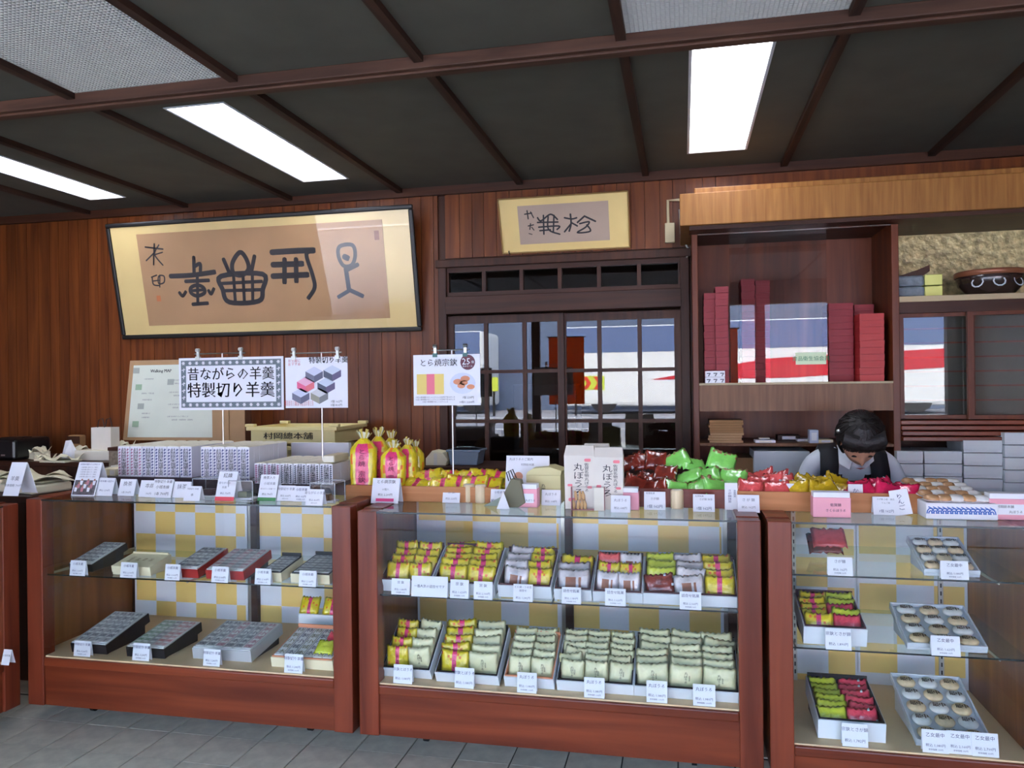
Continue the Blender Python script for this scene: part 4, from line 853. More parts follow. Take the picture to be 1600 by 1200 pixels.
for q, z, tx, lb in (((1294, 1332, 872, 900), .7875, L3('さが錦', '税込 162円'), 'price card before the salmon packet on the top shelf'), ((1472, 1513, 878, 906), .7875, L3('乙女最中', '税込 1,080円'), 'price card before the top shelf wafer tray'), ((1291, 1330, 985, 1017), .5175, L2('宗欽とさが錦', '税込 1,890円'), 'price card before the middle shelf box of right case'),
 ((1457, 1500, 996, 1026), .5175, L3('乙女最中', '税込 1,620円'), 'price card before the middle shelf wafer tray'), ((1317, 1356, 1134, 1168), .1685, L2('宗欽とさが錦', '税込 1,782円'), 'price card before the floor box of right case'), ((1443, 1482, 1143, 1177), .1685, L3('乙女最中', '税込 1,080円'), 'leftmost of three price cards before the floor wafer tray'), ((1482, 1521, 1145, 1179), .1685, L3('乙女最中', '税込 2,160円'), 'middle of three price cards before the floor wafer tray'), ((1521, 1560, 1148, 1183), .1685, L3('乙女最中', '税込 2,700円'), 'rightmost of three price cards before the floor wafer tray')):
    card(*q, z, tx, lb, 10)
# ================================================================ COUNTER 2 and 3 TOPS
def wtray(xa, xb, ytop, Y, dep, m, label):
    a = oY(xa, ytop, Y); b = oY(xb, ytop, Y); w = b.x-a.x; h = (a.z+b.z)/2-ZT
    t = thing('wooden_tray', label, 'tray', T(a.x, Y, ZT+.0005), 'wooden trays on the counter'); e = .01
    bx('front_board', m, 0, 0, 0, w, e, h, t, .002); bx('back_board', m, 0, dep-e, 0, w, dep, h, t, .002); bx('end_board', m, 0, e, 0, e, dep-e, h, t); bx('end_board', m, w-e, e, 0, w, dep-e, h, t); bx('tray_floor', m, e, e, h*.55, w-e, dep-e, h*.6, t)
    return a.x, b.x, h
tx0, tx1, th2 = wtray(540, 775, 760, 3.27, .36, TRAY_WOOD, 'long orange-brown wooden tray under the yellow bags')
wtray(942, 1150, 764, 3.26, .34, TRAY_RED, 'dark red wooden tray under the rust and green packets')
wtray(1152, 1446, 770, 3.23, .32, TRAY_WOOD, 'orange-brown wooden tray under salmon, golden and crimson packets')
zt = ZT+th2*.62
# upright yellow bags
def bag(xc, yb, yt, wpx, Y, label, z):
    p = oY(xc, yb, Y); sc = (p-CAM).dot(_w)/F; w = wpx*sc; h = oY(xc, yt, Y).z-z
    t = thing('yellow_bag', label, 'bag', T(p.x, Y, z) @ RZ(random.uniform(-8, 8)) @ RX(-3), 'upright yellow bags on the tray')
    m = MB(); nx, nz = 20, 10; d = .065; V = []; hb = h*.86; rnd = random.Random(int(xc))
    def pt(i, j):
        a = 2*math.pi*i/nx; v = j/nz; q = (1-.75*max(0, (v-.78)/.22)**1.3)*(1-.1*(1-v))
        cx = math.copysign(abs(math.cos(a))**.6, math.cos(a))*w/2*q; cy = math.copysign(abs(math.sin(a))**.6, math.sin(a))*d/2*q
        return (cx, cy+d/2, hb*v)
    G = [[Vector(pt(i, j))+Vector((rnd.uniform(-1, 1)*.002, rnd.uniform(-1, 1)*.003, rnd.uniform(-1, 1)*.002)) for j in range(nz+1)] for i in range(nx)]
    vs = [tuple(G[i][j]) for i in range(nx) for j in range(nz+1)]; m.v = vs
    for i in range(nx):
        for j in range(nz):
            a = i*(nz+1)+j; b = ((i+1) % nx)*(nz+1)+j; m.f.append((a, b, b+1, a+1)); m.m.append(1 if i in (14, 15) and 0 <= j < 9 else (2 if rnd.random() < .08 else 0))
    m.f.append(tuple(i*(nz+1) for i in range(nx))[::-1]); m.m.append(0)
    m.build('pouch', [YEL, PNK, mat('orange_print', (226, 120, 40), .4)], t, smooth=True)
    m = MB()
    for k in range(16):
        a = 2*math.pi*k/16; r1 = w*.1; r2 = w*(.22+.1*rnd.random()); zz = h*(.95+.08*rnd.random())
        m.add([(r1*math.cos(a), d/2+.5*r1*math.sin(a), hb*.97), (r1*math.cos(a+.4), d/2+.5*r1*math.sin(a+.4), hb*.97), (r2*math.cos(a+.4), d/2+.6*r2*math.sin(a+.4), zz*.98), (r2*math.cos(a), d/2+.6*r2*math.sin(a), zz)], [(0, 1, 2, 3)], k % 2)
    m.build('gathered_top', [mat('clear_frill', (224, 222, 190), .15, coat=1), mat('yellow_frill', (200, 180, 90), .2, coat=1)], t)
    MB().tube([(w*.1*math.cos(a), d/2+w*.07*math.sin(a), hb*.975) for a in [k*math.pi/4 for k in range(9)]], .003, 6).build('tie', mat('tie_red', (190, 60, 80), .4), t)
    m = MB(); text(m, 'とら焼', h*.13, 0, hb*.62, 0, True); text(m, '宗欽', h*.13, 0, hb*.25, 0, True); m.build('lettering', [mat('dark_red_ink', (120, 20, 60), .6)], t, M=T(0, -.003, 0))
zb_ = ZT+th2*.62
bag(565, 757, 672, 44, 3.29, 'front left upright yellow bag with pink stripe', zb_)
bag(587, 745, 669, 36, 3.38, 'upright yellow bag directly behind the front left bag', zb_)
bag(606, 742, 673, 32, 3.47, 'rearmost upright yellow bag with gathered top', zb_)
bag(611, 757, 689, 42, 3.29, 'front right upright yellow bag behind the large price card', zb_)
bag(631, 747, 684, 32, 3.37, 'upright yellow bag behind the front right bag', zb_)
bag(645, 740, 688, 28, 3.46, 'rear right upright yellow bag', zb_)
# lying packets helper: pile placed by pixel
def pile(kind, spots, Y, z, w, h, where, group, lean=50):
    for i, (px, dy, dz) in enumerate(spots):
        p = oY(px, 750, Y+dy)
        packet(kind, T(p.x, Y+dy, z+dz) @ RZ(random.uniform(-14, 14)) @ RY(random.uniform(-8, 8)) @ RX(-lean+random.uniform(-10, 10)), w, h, f'{DESC[kind]}, {ORD[i]} from left {where}', group, .024)
pile('yel', [(643, .0, 0), (664, .02, .0), (690, 0, 0), (712, .02, 0), (736, 0, 0), (757, .01, .0)], 3.29, zt, .135, .1, 'in the front row of the pile', 'yellow packets lying in the tray', 52)
pile('yel', [(632, .08, .01), (667, .07, .03), (700, .08, .03), (728, .07, .032), (752, .08, .03), (772, .08, .02)], 3.29, zt, .135, .1, 'in the rear row of the pile', 'yellow packets lying in the tray', 52)
G3 = 'colourful packets in the counter trays'
def heap(kind, xa, xb, ytop, Y, n, where, z0, w=.1, h=.085, rows=3):
    i = 0; base = oY((xa+xb)/2, ytop, Y+.15).z
    for r in range(rows):
        for k in range(n):
            px = xa+14+(xb-xa-28)*(k+.5*(r % 2))/(n-.5)
            yy = Y+.02+r*.085; zz = z0+(base-z0-h*.6)*(r/(rows-1) if rows > 1 else 0)
            p = oY(px, 760, yy)
            packet(kind, T(p.x+random.uniform(-.012, .012), yy, max(z0, zz)+random.uniform(-.006, .008)) @ RZ(random.uniform(-38, 38)) @ RY(random.uniform(-24, 24)) @ RX(-48+random.uniform(-22, 22)), w, h, f'{DESC[kind]}, {ORD[k]} from left, {("front","middle","rear")[r]} row {where}', G3, .03)
zr = ZT+.045
heap('brn', 978, 1052, 716, 3.27, 3, 'of the rust heap', zr)
heap('lim', 1046, 1152, 716, 3.27, 3, 'of the lime heap', zr, .12, .09)
heap('sal', 1154, 1240, 744, 3.24, 3, 'of the salmon heap', zr, .1, .08)
heap('gld', 1228, 1330, 752, 3.24, 4, 'of the golden heap', zr, .1, .08)
heap('mag', 1322, 1436, 757, 3.24, 4, 'of the crimson heap', zr, .1, .075)
# white paper bags
def pbag(xl, xr, yt, yb, Y, label, fm=True):
    a = oY(xl, yb, Y); b = oY(xr, yb, Y); w = b.x-a.x; zt_ = oY(xl, yt, Y).z; z = ZT+.0006; h = zt_-z
    t = thing('paper_bag', label, 'paper bag', T((a.x+b.x)/2, Y, z), 'white printed paper bags')
    PB = mat('bag_paper', (226, 220, 208), .6, noise=.04, nscale=8)
    m = MB(); d = .08
    m.add([(-w/2, 0, 0), (w/2, 0, 0), (w/2, d, 0), (-w/2, d, 0), (-w/2-.003, -.003, h*.85), (w/2+.003, -.003, h*.85), (w/2, d, h*.85), (-w/2, d, h*.85), (-w*.48, d*.35, h), (w*.48, d*.35, h), (w*.48, d*.6, h), (-w*.48, d*.6, h)], [(0, 3, 2, 1), (0, 1, 5, 4), (1, 2, 6, 5), (2, 3, 7, 6), (3, 0, 4, 7), (4, 5, 9, 8), (6, 7, 11, 10), (5, 6, 10, 9), (7, 4, 8, 11), (8, 9, 10, 11)]).build('bag', PB, t)
    if fm:
        m = MB(); text(m, '丸ぼうろ', h*.17, -w*.02, h*.46, 0, True); text(m, '佐賀名物丸ぼうろ', h*.075, w*.26, h*.5, 0, True)
        for cx, cz, s in ((.3, .78, .016), (-.32, .38, .012), (.36, .35, .012), (-.25, .15, .018)): stroke(m, [(cx*w-s/2, cz*h), (cx*w+s/2, cz*h)], s*.8, -.0004, 1)
        m.build('lettering', [INK, mat('pink_seal', (236, 130, 140), .6)], t, M=T(0, -.0035, 0) @ RX(0))
    return t
pbag(883, 928, 697, 765, 3.17, 'left white printed paper bag with brushed lettering')
pbag(928, 973, 700, 765, 3.17, 'right white printed paper bag with brushed lettering')
pbag(912, 952, 694, 760, 3.3, 'rear white paper bag behind the two printed bags', False)
# cream wrapped parcel
t, w, h = pbox('wrapped_box', 'cream wrapped box with pillow top between leaflet and white bags', 'box', 822, 876, 742, 3.29, ZT+.0005, .14, mat('cream_wrap2', (212, 204, 150), .5))
MB().prism([(-w/2, h), (w/2, h), (w/2+.004, h+.018), (w*.2, h+.034), (-w*.3, h+.028), (-w/2+.006, h+.012)], -.07, .07, axis='y').build('folded_top', mat('cream_wrap2', (212, 204, 150), .5), t)
m = MB(); text(m, '丸房露', .02, 0, h*.5, 0, True); m.build('lettering', INK, t, M=T(0, -.0712, 0))
# white triangle stand leaflet, grey pouch, tent
t, w, h, Mx = card(787, 858, 713, 772, ZT, [('丸ぼうろのご案内', .08, -.15, .9, 4, 0), ('村岡総本舗', .07, .0, .76, 4, 0)], 'white leaflet with a wafer picture behind the cream wrapped box', 14, Y=3.33, name='leaflet', cat='leaflet')
MB().lathe([(.02, 0), (.02, .001)], 16, M=T(-w*.2, -.001, h*.45) @ RX(90)).build('picture', mat('wafer_picture', (200, 140, 110), .6), t, M=Mx)
p = oZ(803, 766, ZT); t = thing('grey_pouch', 'small grey cloth pouch with dark handles beside the white pyramid', 'pouch', T(oY(802, 760, 3.17).x, 3.17, ZT+.0006))
MB().prism([(-.045, .05), (-.01, .12), (.03, .115), (.05, .02), (.02, 0), (-.03, 0)], 0, .05, axis='y').build('body', mat('grey_cloth', (120, 118, 96), .8), t, .004)
for yy in (.005, .045): MB().tube([(-.02, yy, .11), (-.03, yy, .145), (-.012, yy, .155), (.005, yy, .115)], .0025, 6).build('handle', BLACK, t)
p = oZ(786, 764, ZT); t = thing('paper_pyramid', 'white folded paper pyramid pack behind the price card', 'package', T(oY(786, 765, 3.12).x, 3.12, ZT+.0006)); MB().add([(-.028, 0, 0), (.028, 0, 0), (0, .05, 0), (-.004, .02, .072)], [(0, 1, 3), (1, 2, 3), (2, 0, 3), (0, 2, 1)]).build('body', WHITE, t); MB().tube([(-.028, 0, .001), (-.004, .02, .072)], .001, 5).build('seam', PAPER, t)
t = thing('glass_dish', 'pale glassy sloped dish to the left of the white pyramid', 'dish', T(oY(766, 765, 3.2).x, 3.2, ZT+.0006)); MB().prism([(-.03, 0), (.06, 0), (.1, .06), (.095, .062)], 0, .08, axis='y').build('dish', mat('sage_glass', (150, 164, 146), .2), t); bx('foot', PAPER, -.02, .01, 0, .05, .07, .003, t)
# pink boxes and wooden pots
def pinkbox(xl, xr, yt, yb, label, lines, lab=True, dep=.06):
    p = oZ((xl+xr)/2, yb, ZT); sc = (p-CAM).dot(_w)/F; w = (xr-xl)*sc; h = (yb-yt)*sc
    t = thing('pink_box', label, 'box', T(p.x, p.y, ZT+.0006), 'pink sweet boxes'); bx('box_base', PINK, -w/2, 0, 0, w/2, dep, h*.8, t, .002); bx('white_rim', WHITE, -w/2+.003, .003, h*.8, w/2-.003, dep-.003, h, t)
    if lab: bx('name_label', WHITE, -w*.36, -.0012, h*.2, w*.38, -.0002, h*.6, t)
    m = MB(); [text(m, s, sz*h, cx*w, cz*h, 0) for s, sz, cx, cz in lines]; m.build('lettering', INK, t, M=T(0, -.0018, 0)); return t
pinkbox(794, 840, 757, 793, 'pink box with white name label on the middle counter', [('佐賀銘菓', .13, -.18, .5), ('村岡総本舗 丸ぼうろ', .11, .04, .3)])
t = pinkbox(948, 998, 763, 797, 'pink box behind a white price card on the middle counter', [('丸ぼうろ', .13, 0, .5)], False)
pinkbox(1272, 1328, 770, 809, 'pink box with grey printed text on the right counter', [('佐賀錦', .14, .1, .5), ('さくらぼうろ', .13, .1, .28)], False)
pinkbox(1550, 1625, 772, 813, 'pink box with white label cut by the right frame edge', [('村岡総本舗', .12, -.2, .5), ('丸ぼうろ', .12, 0, .3)])
pots = [(731, 788, 18, 28, 'left of the two pale wooden pots in front of the yellow packets'), (749, 789, 18, 28, 'right of the two pale wooden pots in front of the yellow packets'), (1058, 798, 20, 29, 'pale wooden pot between two price cards below the lime heap'), (1535, 808, 28, 34, 'pale wooden pot left of the pink box at right edge')]
for xc, yb, wpx, hpx, lb in pots:
    p = oZ(xc, yb-2, ZT); sc = (p-CAM).dot(_w)/F; r = wpx*sc/2; h = hpx*sc
    t = thing('wooden_pot', lb, 'pot', T(p.x, p.y+r, ZT+.0006), 'pale wooden pots'); MB().lathe([(r*.9, 0), (r, .004), (r, h-.004), (r*.92, h)], 16).build('body', PALE_WOOD, t, smooth=False); MB().lathe([(r*.8, h), (r*.8, h+.001)], 16).build('lid_disc', PAPER, t)
# clear box of sticks
p = oZ(918, 798, ZT); sc = (p-CAM).dot(_w)/F
t = thing('stick_box', 'clear box of golden baked sticks before the white paper bags', 'box', T(p.x, p.y, ZT+.0006)); w = 52*sc; h = 36*sc
MB().box(-w/2, .002, 0, w/2, .07, .003).box(-w/2, .066, .003, w/2, .07, h).box(-w/2, 0, .003, -w/2+.002, .066, h).box(w/2-.002, 0, .003, w/2, .066, h).build('box_base', mat('pink_lining', (196, 120, 126), .5), t)
bx('window', CLEAR, -w/2, 0, 0, w/2, .002, h, t); bx('top_cover', CLEAR, -w/2, .002, h-.002, w/2, .066, h, t)
bx('side_label', PAPER, w*.2, -.001, 0, w/2, -.0001, h, t)
STK = mat('baked_stick', (222, 176, 110), .6, noise=.1, nscale=40)
sm = MB().tube([(0, 0, 0), (.001, 0, .02), (0, .001, .038)], [.0065, .007, .004], 8).mesh('stick', STK, True)
for k in range(7): link('baked_stick', sm, None, t.matrix_world @ T(0, 0, 0) if False else T(p.x-w*.42+(k % 4)*.0155+(.008 if k > 3 else 0), p.y+.014+(.0 if k < 4 else .012), ZT+.004+(.0 if k < 4 else .034)) @ RY(random.uniform(-8, 8)), 0, f'golden baked stick, {ORD[k % 4]} from left in {"lower" if k < 4 else "upper"} row of clear box', 'sweet', 'baked sticks in the clear box')
# counter 2/3 cards
cs = [((577, 624, 748, 787), [('とら焼宗欽', .16, 0, .85, 1, 0), ('10個入', .1, 0, .55, 4, 0), ('税込 2,200円', .11, 0, .34, 1, 0)], 'large white price card with pink strip before the yellow bags', (PINK_INK, .08, .2, .65)),
 ((690, 719, 761, 786), [('宗 欽', .2, 0, .65, 4, 0), ('税込 220円', .15, 0, .25, 4, 0)], 'white price card left of the two wooden pots', None),
 ((765, 795, 765, 788), [('小形羊羹', .18, 0, .78, 0, 0), ('税込 270円', .24, 0, .2, 0, 0)], 'white price card before the white pyramid', None),
 ((845, 876, 766, 790), [('丸ぼうろ', .2, 0, .7, 4, 0), ('税込 108円', .16, 0, .25, 4, 0)], 'white price card right of the labelled pink box', None),
 ((954, 985, 775, 801), [('丸ぼうろ', .2, 0, .7, 4, 0), ('税込 648円', .16, 0, .25, 4, 0)], 'white price card leaning on the second pink box', None),
 ((1006, 1040, 769, 797), [('佐賀銘菓', .12, -.2, .9, 4, 0), ('さが錦', .16, 0, .6, 4, 0), ('1個 162円', .2, 0, .18, 0, 0)], 'white price card left of the single wooden pot, reading 162 yen', None),
 ((1083, 1117, 773, 800), [('佐賀銘菓', .12, -.2, .88, 4, 0), ('さが錦 抹茶', .14, .1, .7, 4, 0), ('1個 162円', .2, 0, .18, 0, 0)], 'white price card right of the single wooden pot, reading 162 yen', None),
 ((1133, 1153, 756, 797), [('さが錦抹茶', .13, -.12, .5, 0, 1), ('季節限定', .09, .28, .6, 0, 1)], 'narrow upright card at the right end of red tray', None),
 ((1153, 1187, 774, 801), [('さ が 錦', .2, 0, .7, 4, 0), ('税込 162円', .16, 0, .28, 4, 0)], 'white price card over the gap between middle and right counters', None),
 ((1230, 1253, 757, 797), [('おぐら', .3, 0, .5, 0, 1)], 'narrow upright card reading ogura', None),
 ((1327, 1349, 758, 800), [('かぼちゃ', .22, 0, .5, 0, 1)], 'narrow upright card reading kabocha', None),
 ((1366, 1405, 777, 805), [('さが錦 小倉・南瓜', .11, 0, .85, 4, 0), ('りんご味', .11, 0, .65, 4, 0), ('1個 162円', .18, 0, .2, 0, 0)], 'wide price card behind the narrow card on right counter', None)]
for q, ln, lb, stp_ in cs: card(*q, ZT, ln, lb, 16 if (q[1]-q[0]) > 25 else 6, strip=stp_)
card(1398, 1426, 766, 805, ZT+.0002, [('りんご', .28, 0, .5, 0, 1)], 'narrow slanted card reading ringo', 8, yaw=0)[0].rotation_euler.y = math.radians(-10)
# wafer basket on right counter
t = thing('patterned_tray', 'blue and white patterned tray of wrapped cakes on right counter', 'tray', T(oY(1447, 800, 3.12).x, 3.12, ZT+.0006)); w = oY(1560, 800, 3.12).x-oY(1447, 800, 3.12).x
bx('tray_body', WHITE, 0, 0, 0, w, .4, .06, t, .004)
m = MB()
for k in range(14):
    cx = .015+k*(w-.02)/14; stroke(m, [(cx+.012*math.cos(a/6*math.pi), .022+.018*math.sin(a/6*math.pi)) for a in range(7)], .004, -.001); stroke(m, [(cx+.006*math.cos(a/6*math.pi), .022+.009*math.sin(a/6*math.pi)) for a in range(7)], .004, -.001); stroke(m, [(cx-.006, .045), (cx+.008, .038)], .004, -.001)
m.build('wave_pattern', mat('cobalt', (50, 100, 180), .5), t)
for r in range(5):
    for k in range(5):
        kk = (k+r) % 3 == 2 or k == 4
        o = thing('wrapped_cake', f'{"white" if kk else "brown"} wrapped round cake, {ORD[k]} from left, {ORD[r]} row back on patterned tray', 'cake', T(oY(1447, 800, 3.12).x+.03+k*(w-.05)/4.6, 3.16+r*.075, ZT+.0615+.006*r) @ Matrix.Scale(.74, 4) @ RZ(random.uniform(-30, 30)) @ RX(random.uniform(4, 14)), 'wrapped cakes on the patterned tray')
        c = WAFW if kk else mat('brown_cake', (196, 150, 104), .4, coat=.6, noise=.25, nscale=30)
        MB().lathe([(.02, 0), (.036, .008), (.04, .018), (.03, .03), (.012, .034)], 14).build('cake', c, o, smooth=True); MB().lathe([(.041, .006), (.046, .009), (.041, .012)], 14).build('film_edge', mat('clear_film', (214, 206, 208), .12, coat=1, noise=.3, nscale=20, bump=.8), o)
card(1452, 1490, 778, 806, ZT, [('乙女最中', .19, 0, .75, 4, 0), ('税込 216円', .15, 0, .3, 4, 0)], 'white price card before the blue patterned tray')
pbx2 = card(1, 31, 722, 775, ZT, [('羊羹', .15, 0, .5, 4, 0), ('本体価格 700円', .09, 0, .3, 4, 0)], 'slanted white card on the left edge display case', 20, Y=2.99)
card(0, 15, 1022, 1045, .2855, [('小城羊羹', .15, 0, .6, 4, 0)], 'price card inside the left edge display case', 15, Y=2.87)
# ================================================================ SIGN STANDS
CLIPW = mat('clip_grey', (206, 206, 198), .35, .3); TEAL = mat('clip_teal', (50, 100, 96), .4)
def sign(name, label, corners, Y, zfoot, xpole, clips, clipm, draw):
    (x0, y0), (x1, y1) = corners; a = oY(x0, y0, Y); b = oY(x1, y1, Y); w = b.x-a.x; h = a.z-b.z
    st_ = thing('sign_stand', label[0], 'sign stand', T(oY(xpole, 700, Y).x, Y, zfoot+.0006), 'metal sign stands'); ox = oY(xpole, 700, Y).x
    MB().tube([(0, .006, .004), (0, .006, a.z-zfoot+.02)], .004, 8).build('pole', METAL, st_)
    MB().lathe([(.05, 0), (.05, .004), (.01, .008)], 20).build('foot', METAL, st_)
    MB().tube([(oY(clips[0]-6, 560, Y).x-ox, .006, a.z-zfoot+.02), (oY(clips[1]+6, 560, Y).x-ox, .006, a.z-zfoot+.02)], .003, 8).build('crossbar', METAL, st_)
    for cx in clips:
        k = oY(cx, 560, Y).x-ox; z = a.z-zfoot
        MB().box(k-.011, -.006, z-.012, k+.011, .01, z+.006, 1).box(k-.006, -.002, z+.006, k+.006, .008, z+.03).tube([(k-.009, 0, z+.038), (k+.009, 0, z+.038)], .009, 8).build('clip', [METAL if clipm is TEAL else CLIPW, clipm], st_)
    t = thing(name, label[1], 'sign', T(a.x, Y-.003, b.z)); bx('sheet', WHITE, 0, 0, 0, w, .0025, h, t)
    draw(t, w, h, a, Y); return t
YS = 3.45
def s1(t, w, h, a, Y):
    BD = mat('border_grey', (110, 122, 128), .6); e = .012; g = .03*h/.28
    MB().box(e, -.0006, e, w-e, 0, e+g).box(e, -.0006, h-e-g, w-e, 0, h-e).box(e, -.0006, e+g, e+g, 0, h-e-g).box(w-e-g, -.0006, e+g, w-e, 0, h-e-g).build('border', BD, t)
    m = MB(); n = 15
    for k in range(n):
        for zz in (e+g/2, h-e-g/2):
            cx = e+g/2+(w-2*e-g)*k/(n-1)
            for an in range(3): stroke(m, [(cx-.008*math.cos(an*2.1), zz-.008*math.sin(an*2.1)), (cx+.008*math.cos(an*2.1), zz+.008*math.sin(an*2.1))], .004, -.0009)
    for k in range(1, 6):
        for cx in (e+g/2, w-e-g/2):
            zz = e+g/2+(h-2*e-g)*k/6; stroke(m, [(cx-.008, zz), (cx+.008, zz+.004)], .004, -.0009); stroke(m, [(cx, zz-.008), (cx+.002, zz+.009)], .004, -.0009)
    m.build('border_flowers', WHITE, t)
    m = MB(); text(m, '昔ながらの羊羹', .07*w/.585, w/2, h*.67, 0, bold=.0008); text(m, '特製切り羊羹', .082*w/.585, w/2, h*.36, 0, bold=.0012); m.build('lettering', INK, t, M=T(0, -.0008, 0))
sign('hanging_sign', ('metal sign stand holding the bordered yokan sign', 'large white sign with grey flower border reading old-fashioned yokan'), ((280, 560), (444, 640)), YS, zst, 348, (309, 376), CLIPW, s1)
def cube_iso(m, cx, cz, s, mi):
    m.add([(cx-s, -.0012, cz), (cx, -.0012, cz+s*.5), (cx+s, -.0012, cz), (cx, -.0012, cz-s*.5)], [(0, 3, 2, 1)], mi); m.add([(cx-s, -.0012, cz), (cx, -.0012, cz-s*.5), (cx, -.0012, cz-s*1.2), (cx-s, -.0012, cz-s*.7)], [(0, 3, 2, 1)], mi+1); m.add([(cx, -.0012, cz-s*.5), (cx+s, -.0012, cz), (cx+s, -.0012, cz-s*.7), (cx, -.0012, cz-s*1.2)], [(0, 3, 2, 1)], mi+2)
def s2(t, w, h, a, Y):
    m = MB()
    for cx, cz, mi in ((.47, .72, 0), (.76, .74, 3), (.33, .52, 6), (.66, .5, 3), (.25, .3, 0), (.55, .3, 9)): cube_iso(m, cx*w, cz*h, w*.14, mi)
    m.build('printed_picture', [mat('p1', (200, 206, 226), .5), mat('p2', (110, 112, 132), .5), mat('p3', (90, 92, 116), .5), mat('p4', (196, 206, 222), .5), mat('p5', (72, 80, 100), .5), mat('p6', (96, 86, 120), .5), mat('p7', (230, 172, 196), .5), mat('p8', (226, 100, 140), .5), mat('p9', (222, 110, 120), .5), mat('p10', (204, 204, 206), .5), mat('p11', (150, 148, 130), .5), mat('p12', (120, 122, 124), .5)], t)
    m = MB(); text(m, '特製切り羊羹', .034, w*.7, h*.93, 0, bold=.0008); text(m, 'お土産に', .017, w*.15, h*.93, 1); text(m, 'おすすめ', .017, w*.15, h*.86, 1)
    for k in range(3): text(m, '昔ながらの製法で仕上げました', .011, w*.22, h*(.12-.035*k)+.002, 1)
    text(m, '1個 162円', .014, w*.82, h*.12, 0); text(m, '5個 810円', .014, w*.82, h*.05, 0); m.build('lettering', [INK, RED_INK], t, M=T(0, -.0008, 0))
sign('photo_poster', ('metal sign stand holding the cut yokan photo poster', 'white poster with photo of cubed sweets'), ((446, 559), (544, 637)), YS, zst, 503, (459, 527), CLIPW, s2)
def s3(t, w, h, a, Y):
    m = MB().box(.05*w, -.0006, .22*h, .46*w, 0, .62*h, 0).box(.2*w, -.001, .22*h, .32*w, -.0006, .62*h, 1)
    m.lathe([(.001, -.001), (w*.19, -.0006)], 20, 2, M=T(w*.74, 0, h*.43) @ RX(-90) @ Matrix.Diagonal((1, .8, 1, 1)))
    for cx, cz, s in ((.67, .46, .07), (.78, .52, .07), (.72, .38, .06), (.86, .36, .06), (.76, .44, .06)): m.lathe([(w*s, -.0014), (w*s, -.001)], 12, 3, M=T(w*cx, 0, h*cz) @ RX(-90) @ Matrix.Diagonal((1, .6, 1, 1)))
    m.lathe([(w*.11, -.0014), (w*.11, -.001)], 18, 4, M=T(w*.82, 0, h*.84) @ RX(-90))
    m.build('printed_picture', [mat('print_yellow', (232, 206, 110), .5), mat('print_pink', (230, 110, 130), .5), mat('print_plate', (206, 214, 236), .5), mat('print_cake', (214, 140, 100), .5), mat('print_maroon', (96, 34, 52), .5)], t)
    m = MB(); text(m, 'とら焼宗欽', w*.115, w*.38, h*.83, 0); text(m, '25', w*.13, w*.8, h*.85, 1); text(m, '個', w*.04, w*.895, h*.84, 1); text(m, '包みセール', w*.03, w*.82, h*.76, 1)
    for k in range(3): text(m, '小豆の風味豊かなしっとりとした生地で包みました'[:24-9*(k == 2)], w*.026, w*.33, h*(.16-.045*k), 0)
    text(m, '1個 220円', w*.04, w*.82, h*.15, 0); text(m, '10個入 2,200円', w*.035, w*.8, h*.06, 0); m.build('lettering', [INK, WHITE], t, M=T(0, -.0032, 0))
sign('photo_poster', ('tall metal sign stand with teal clips above the yellow packets', 'white poster reading torayaki sokin with yellow packet picture'), ((646, 555), (751, 633)), 3.4, zt+.0, 707, (680, 727), TEAL, s3)
# ================================================================ BACK COUNTER (left)
bc = thing('back_counter', 'dark wooden back counter along the planked wall behind the left case', 'counter', T(0, 4.25, 0)); zbc = oY(100, 722, 4.25).z
bx('worktop', DARK_WOOD, -5.6, 0, zbc-.03, -1.65, .58, zbc, bc, .004); bx('body', DARK_WOOD_V, -5.58, .03, 0, -1.67, .57, zbc-.03, bc)
Zc = zbc+.0006
# board with map leaflet
Mb, bw, bh = frame_plane((192, 688), (345, 688), (203, 562), (345, 562), 4.66, 4.74)
t = thing('notice_board', 'tan cork board with pale walking map sheet leaning on the wall', 'board', Mb); bx('panel', KRAFT2, 0, 0, 0, bw, .012, bh, t, .002)
bx('map_sheet', mat('map_paper', (212, 220, 206), .6, noise=.04, nscale=5), .035, -.002, .02, bw*.97, 0, bh-.035, t)
m = MB(); text(m, 'Walking MAP', .03, bw*.34, bh*.86, 0, bold=.0008); [text(m, w_, .011, bw*.22, bh*zf, 1) for w_, zf in (('小城羊羹資料館', .76), ('須賀神社・千葉公園', .58), ('村岡総本舗本店', .5), ('桜岡公園入口', .33), ('小城駅前通り', .28))]
for k in range(4): text(m, '小城 まち歩き マップ 見どころ', .012, bw*.55, bh*(.74-.15*k), 1); text(m, '桜岡公園・羊羹資料館・須賀神社', .011, bw*.6, bh*(.7-.15*k), 1)
m.build('lettering', [INK, GREY_INK], t, M=T(0, -.0028, 0))
for k, (cx, cz) in enumerate(((.08, .87), (.12, .66), (.16, .42), (.12, .2), (.45, .72))): bx('map_picture', mat('map_green', (150, 180, 150), .6) if k % 2 else mat('map_grey', (164, 172, 164), .6), cx*bw-.025, -.0032, cz*bh-.02, cx*bw+.025, -.0026, cz*bh+.02, t)
t = thing('cardboard_sheet', 'brown cardboard sheets standing right of the walking map', 'cardboard', T(oY(332, 690, 4.55).x, 4.55, Zc)); hh = oY(332, 640, 4.55).z-Zc
for k in range(2): bx('sheet', KRAFT2, k*.11, k*.01, 0, k*.11+.12, .006+k*.01, hh+.05, t)
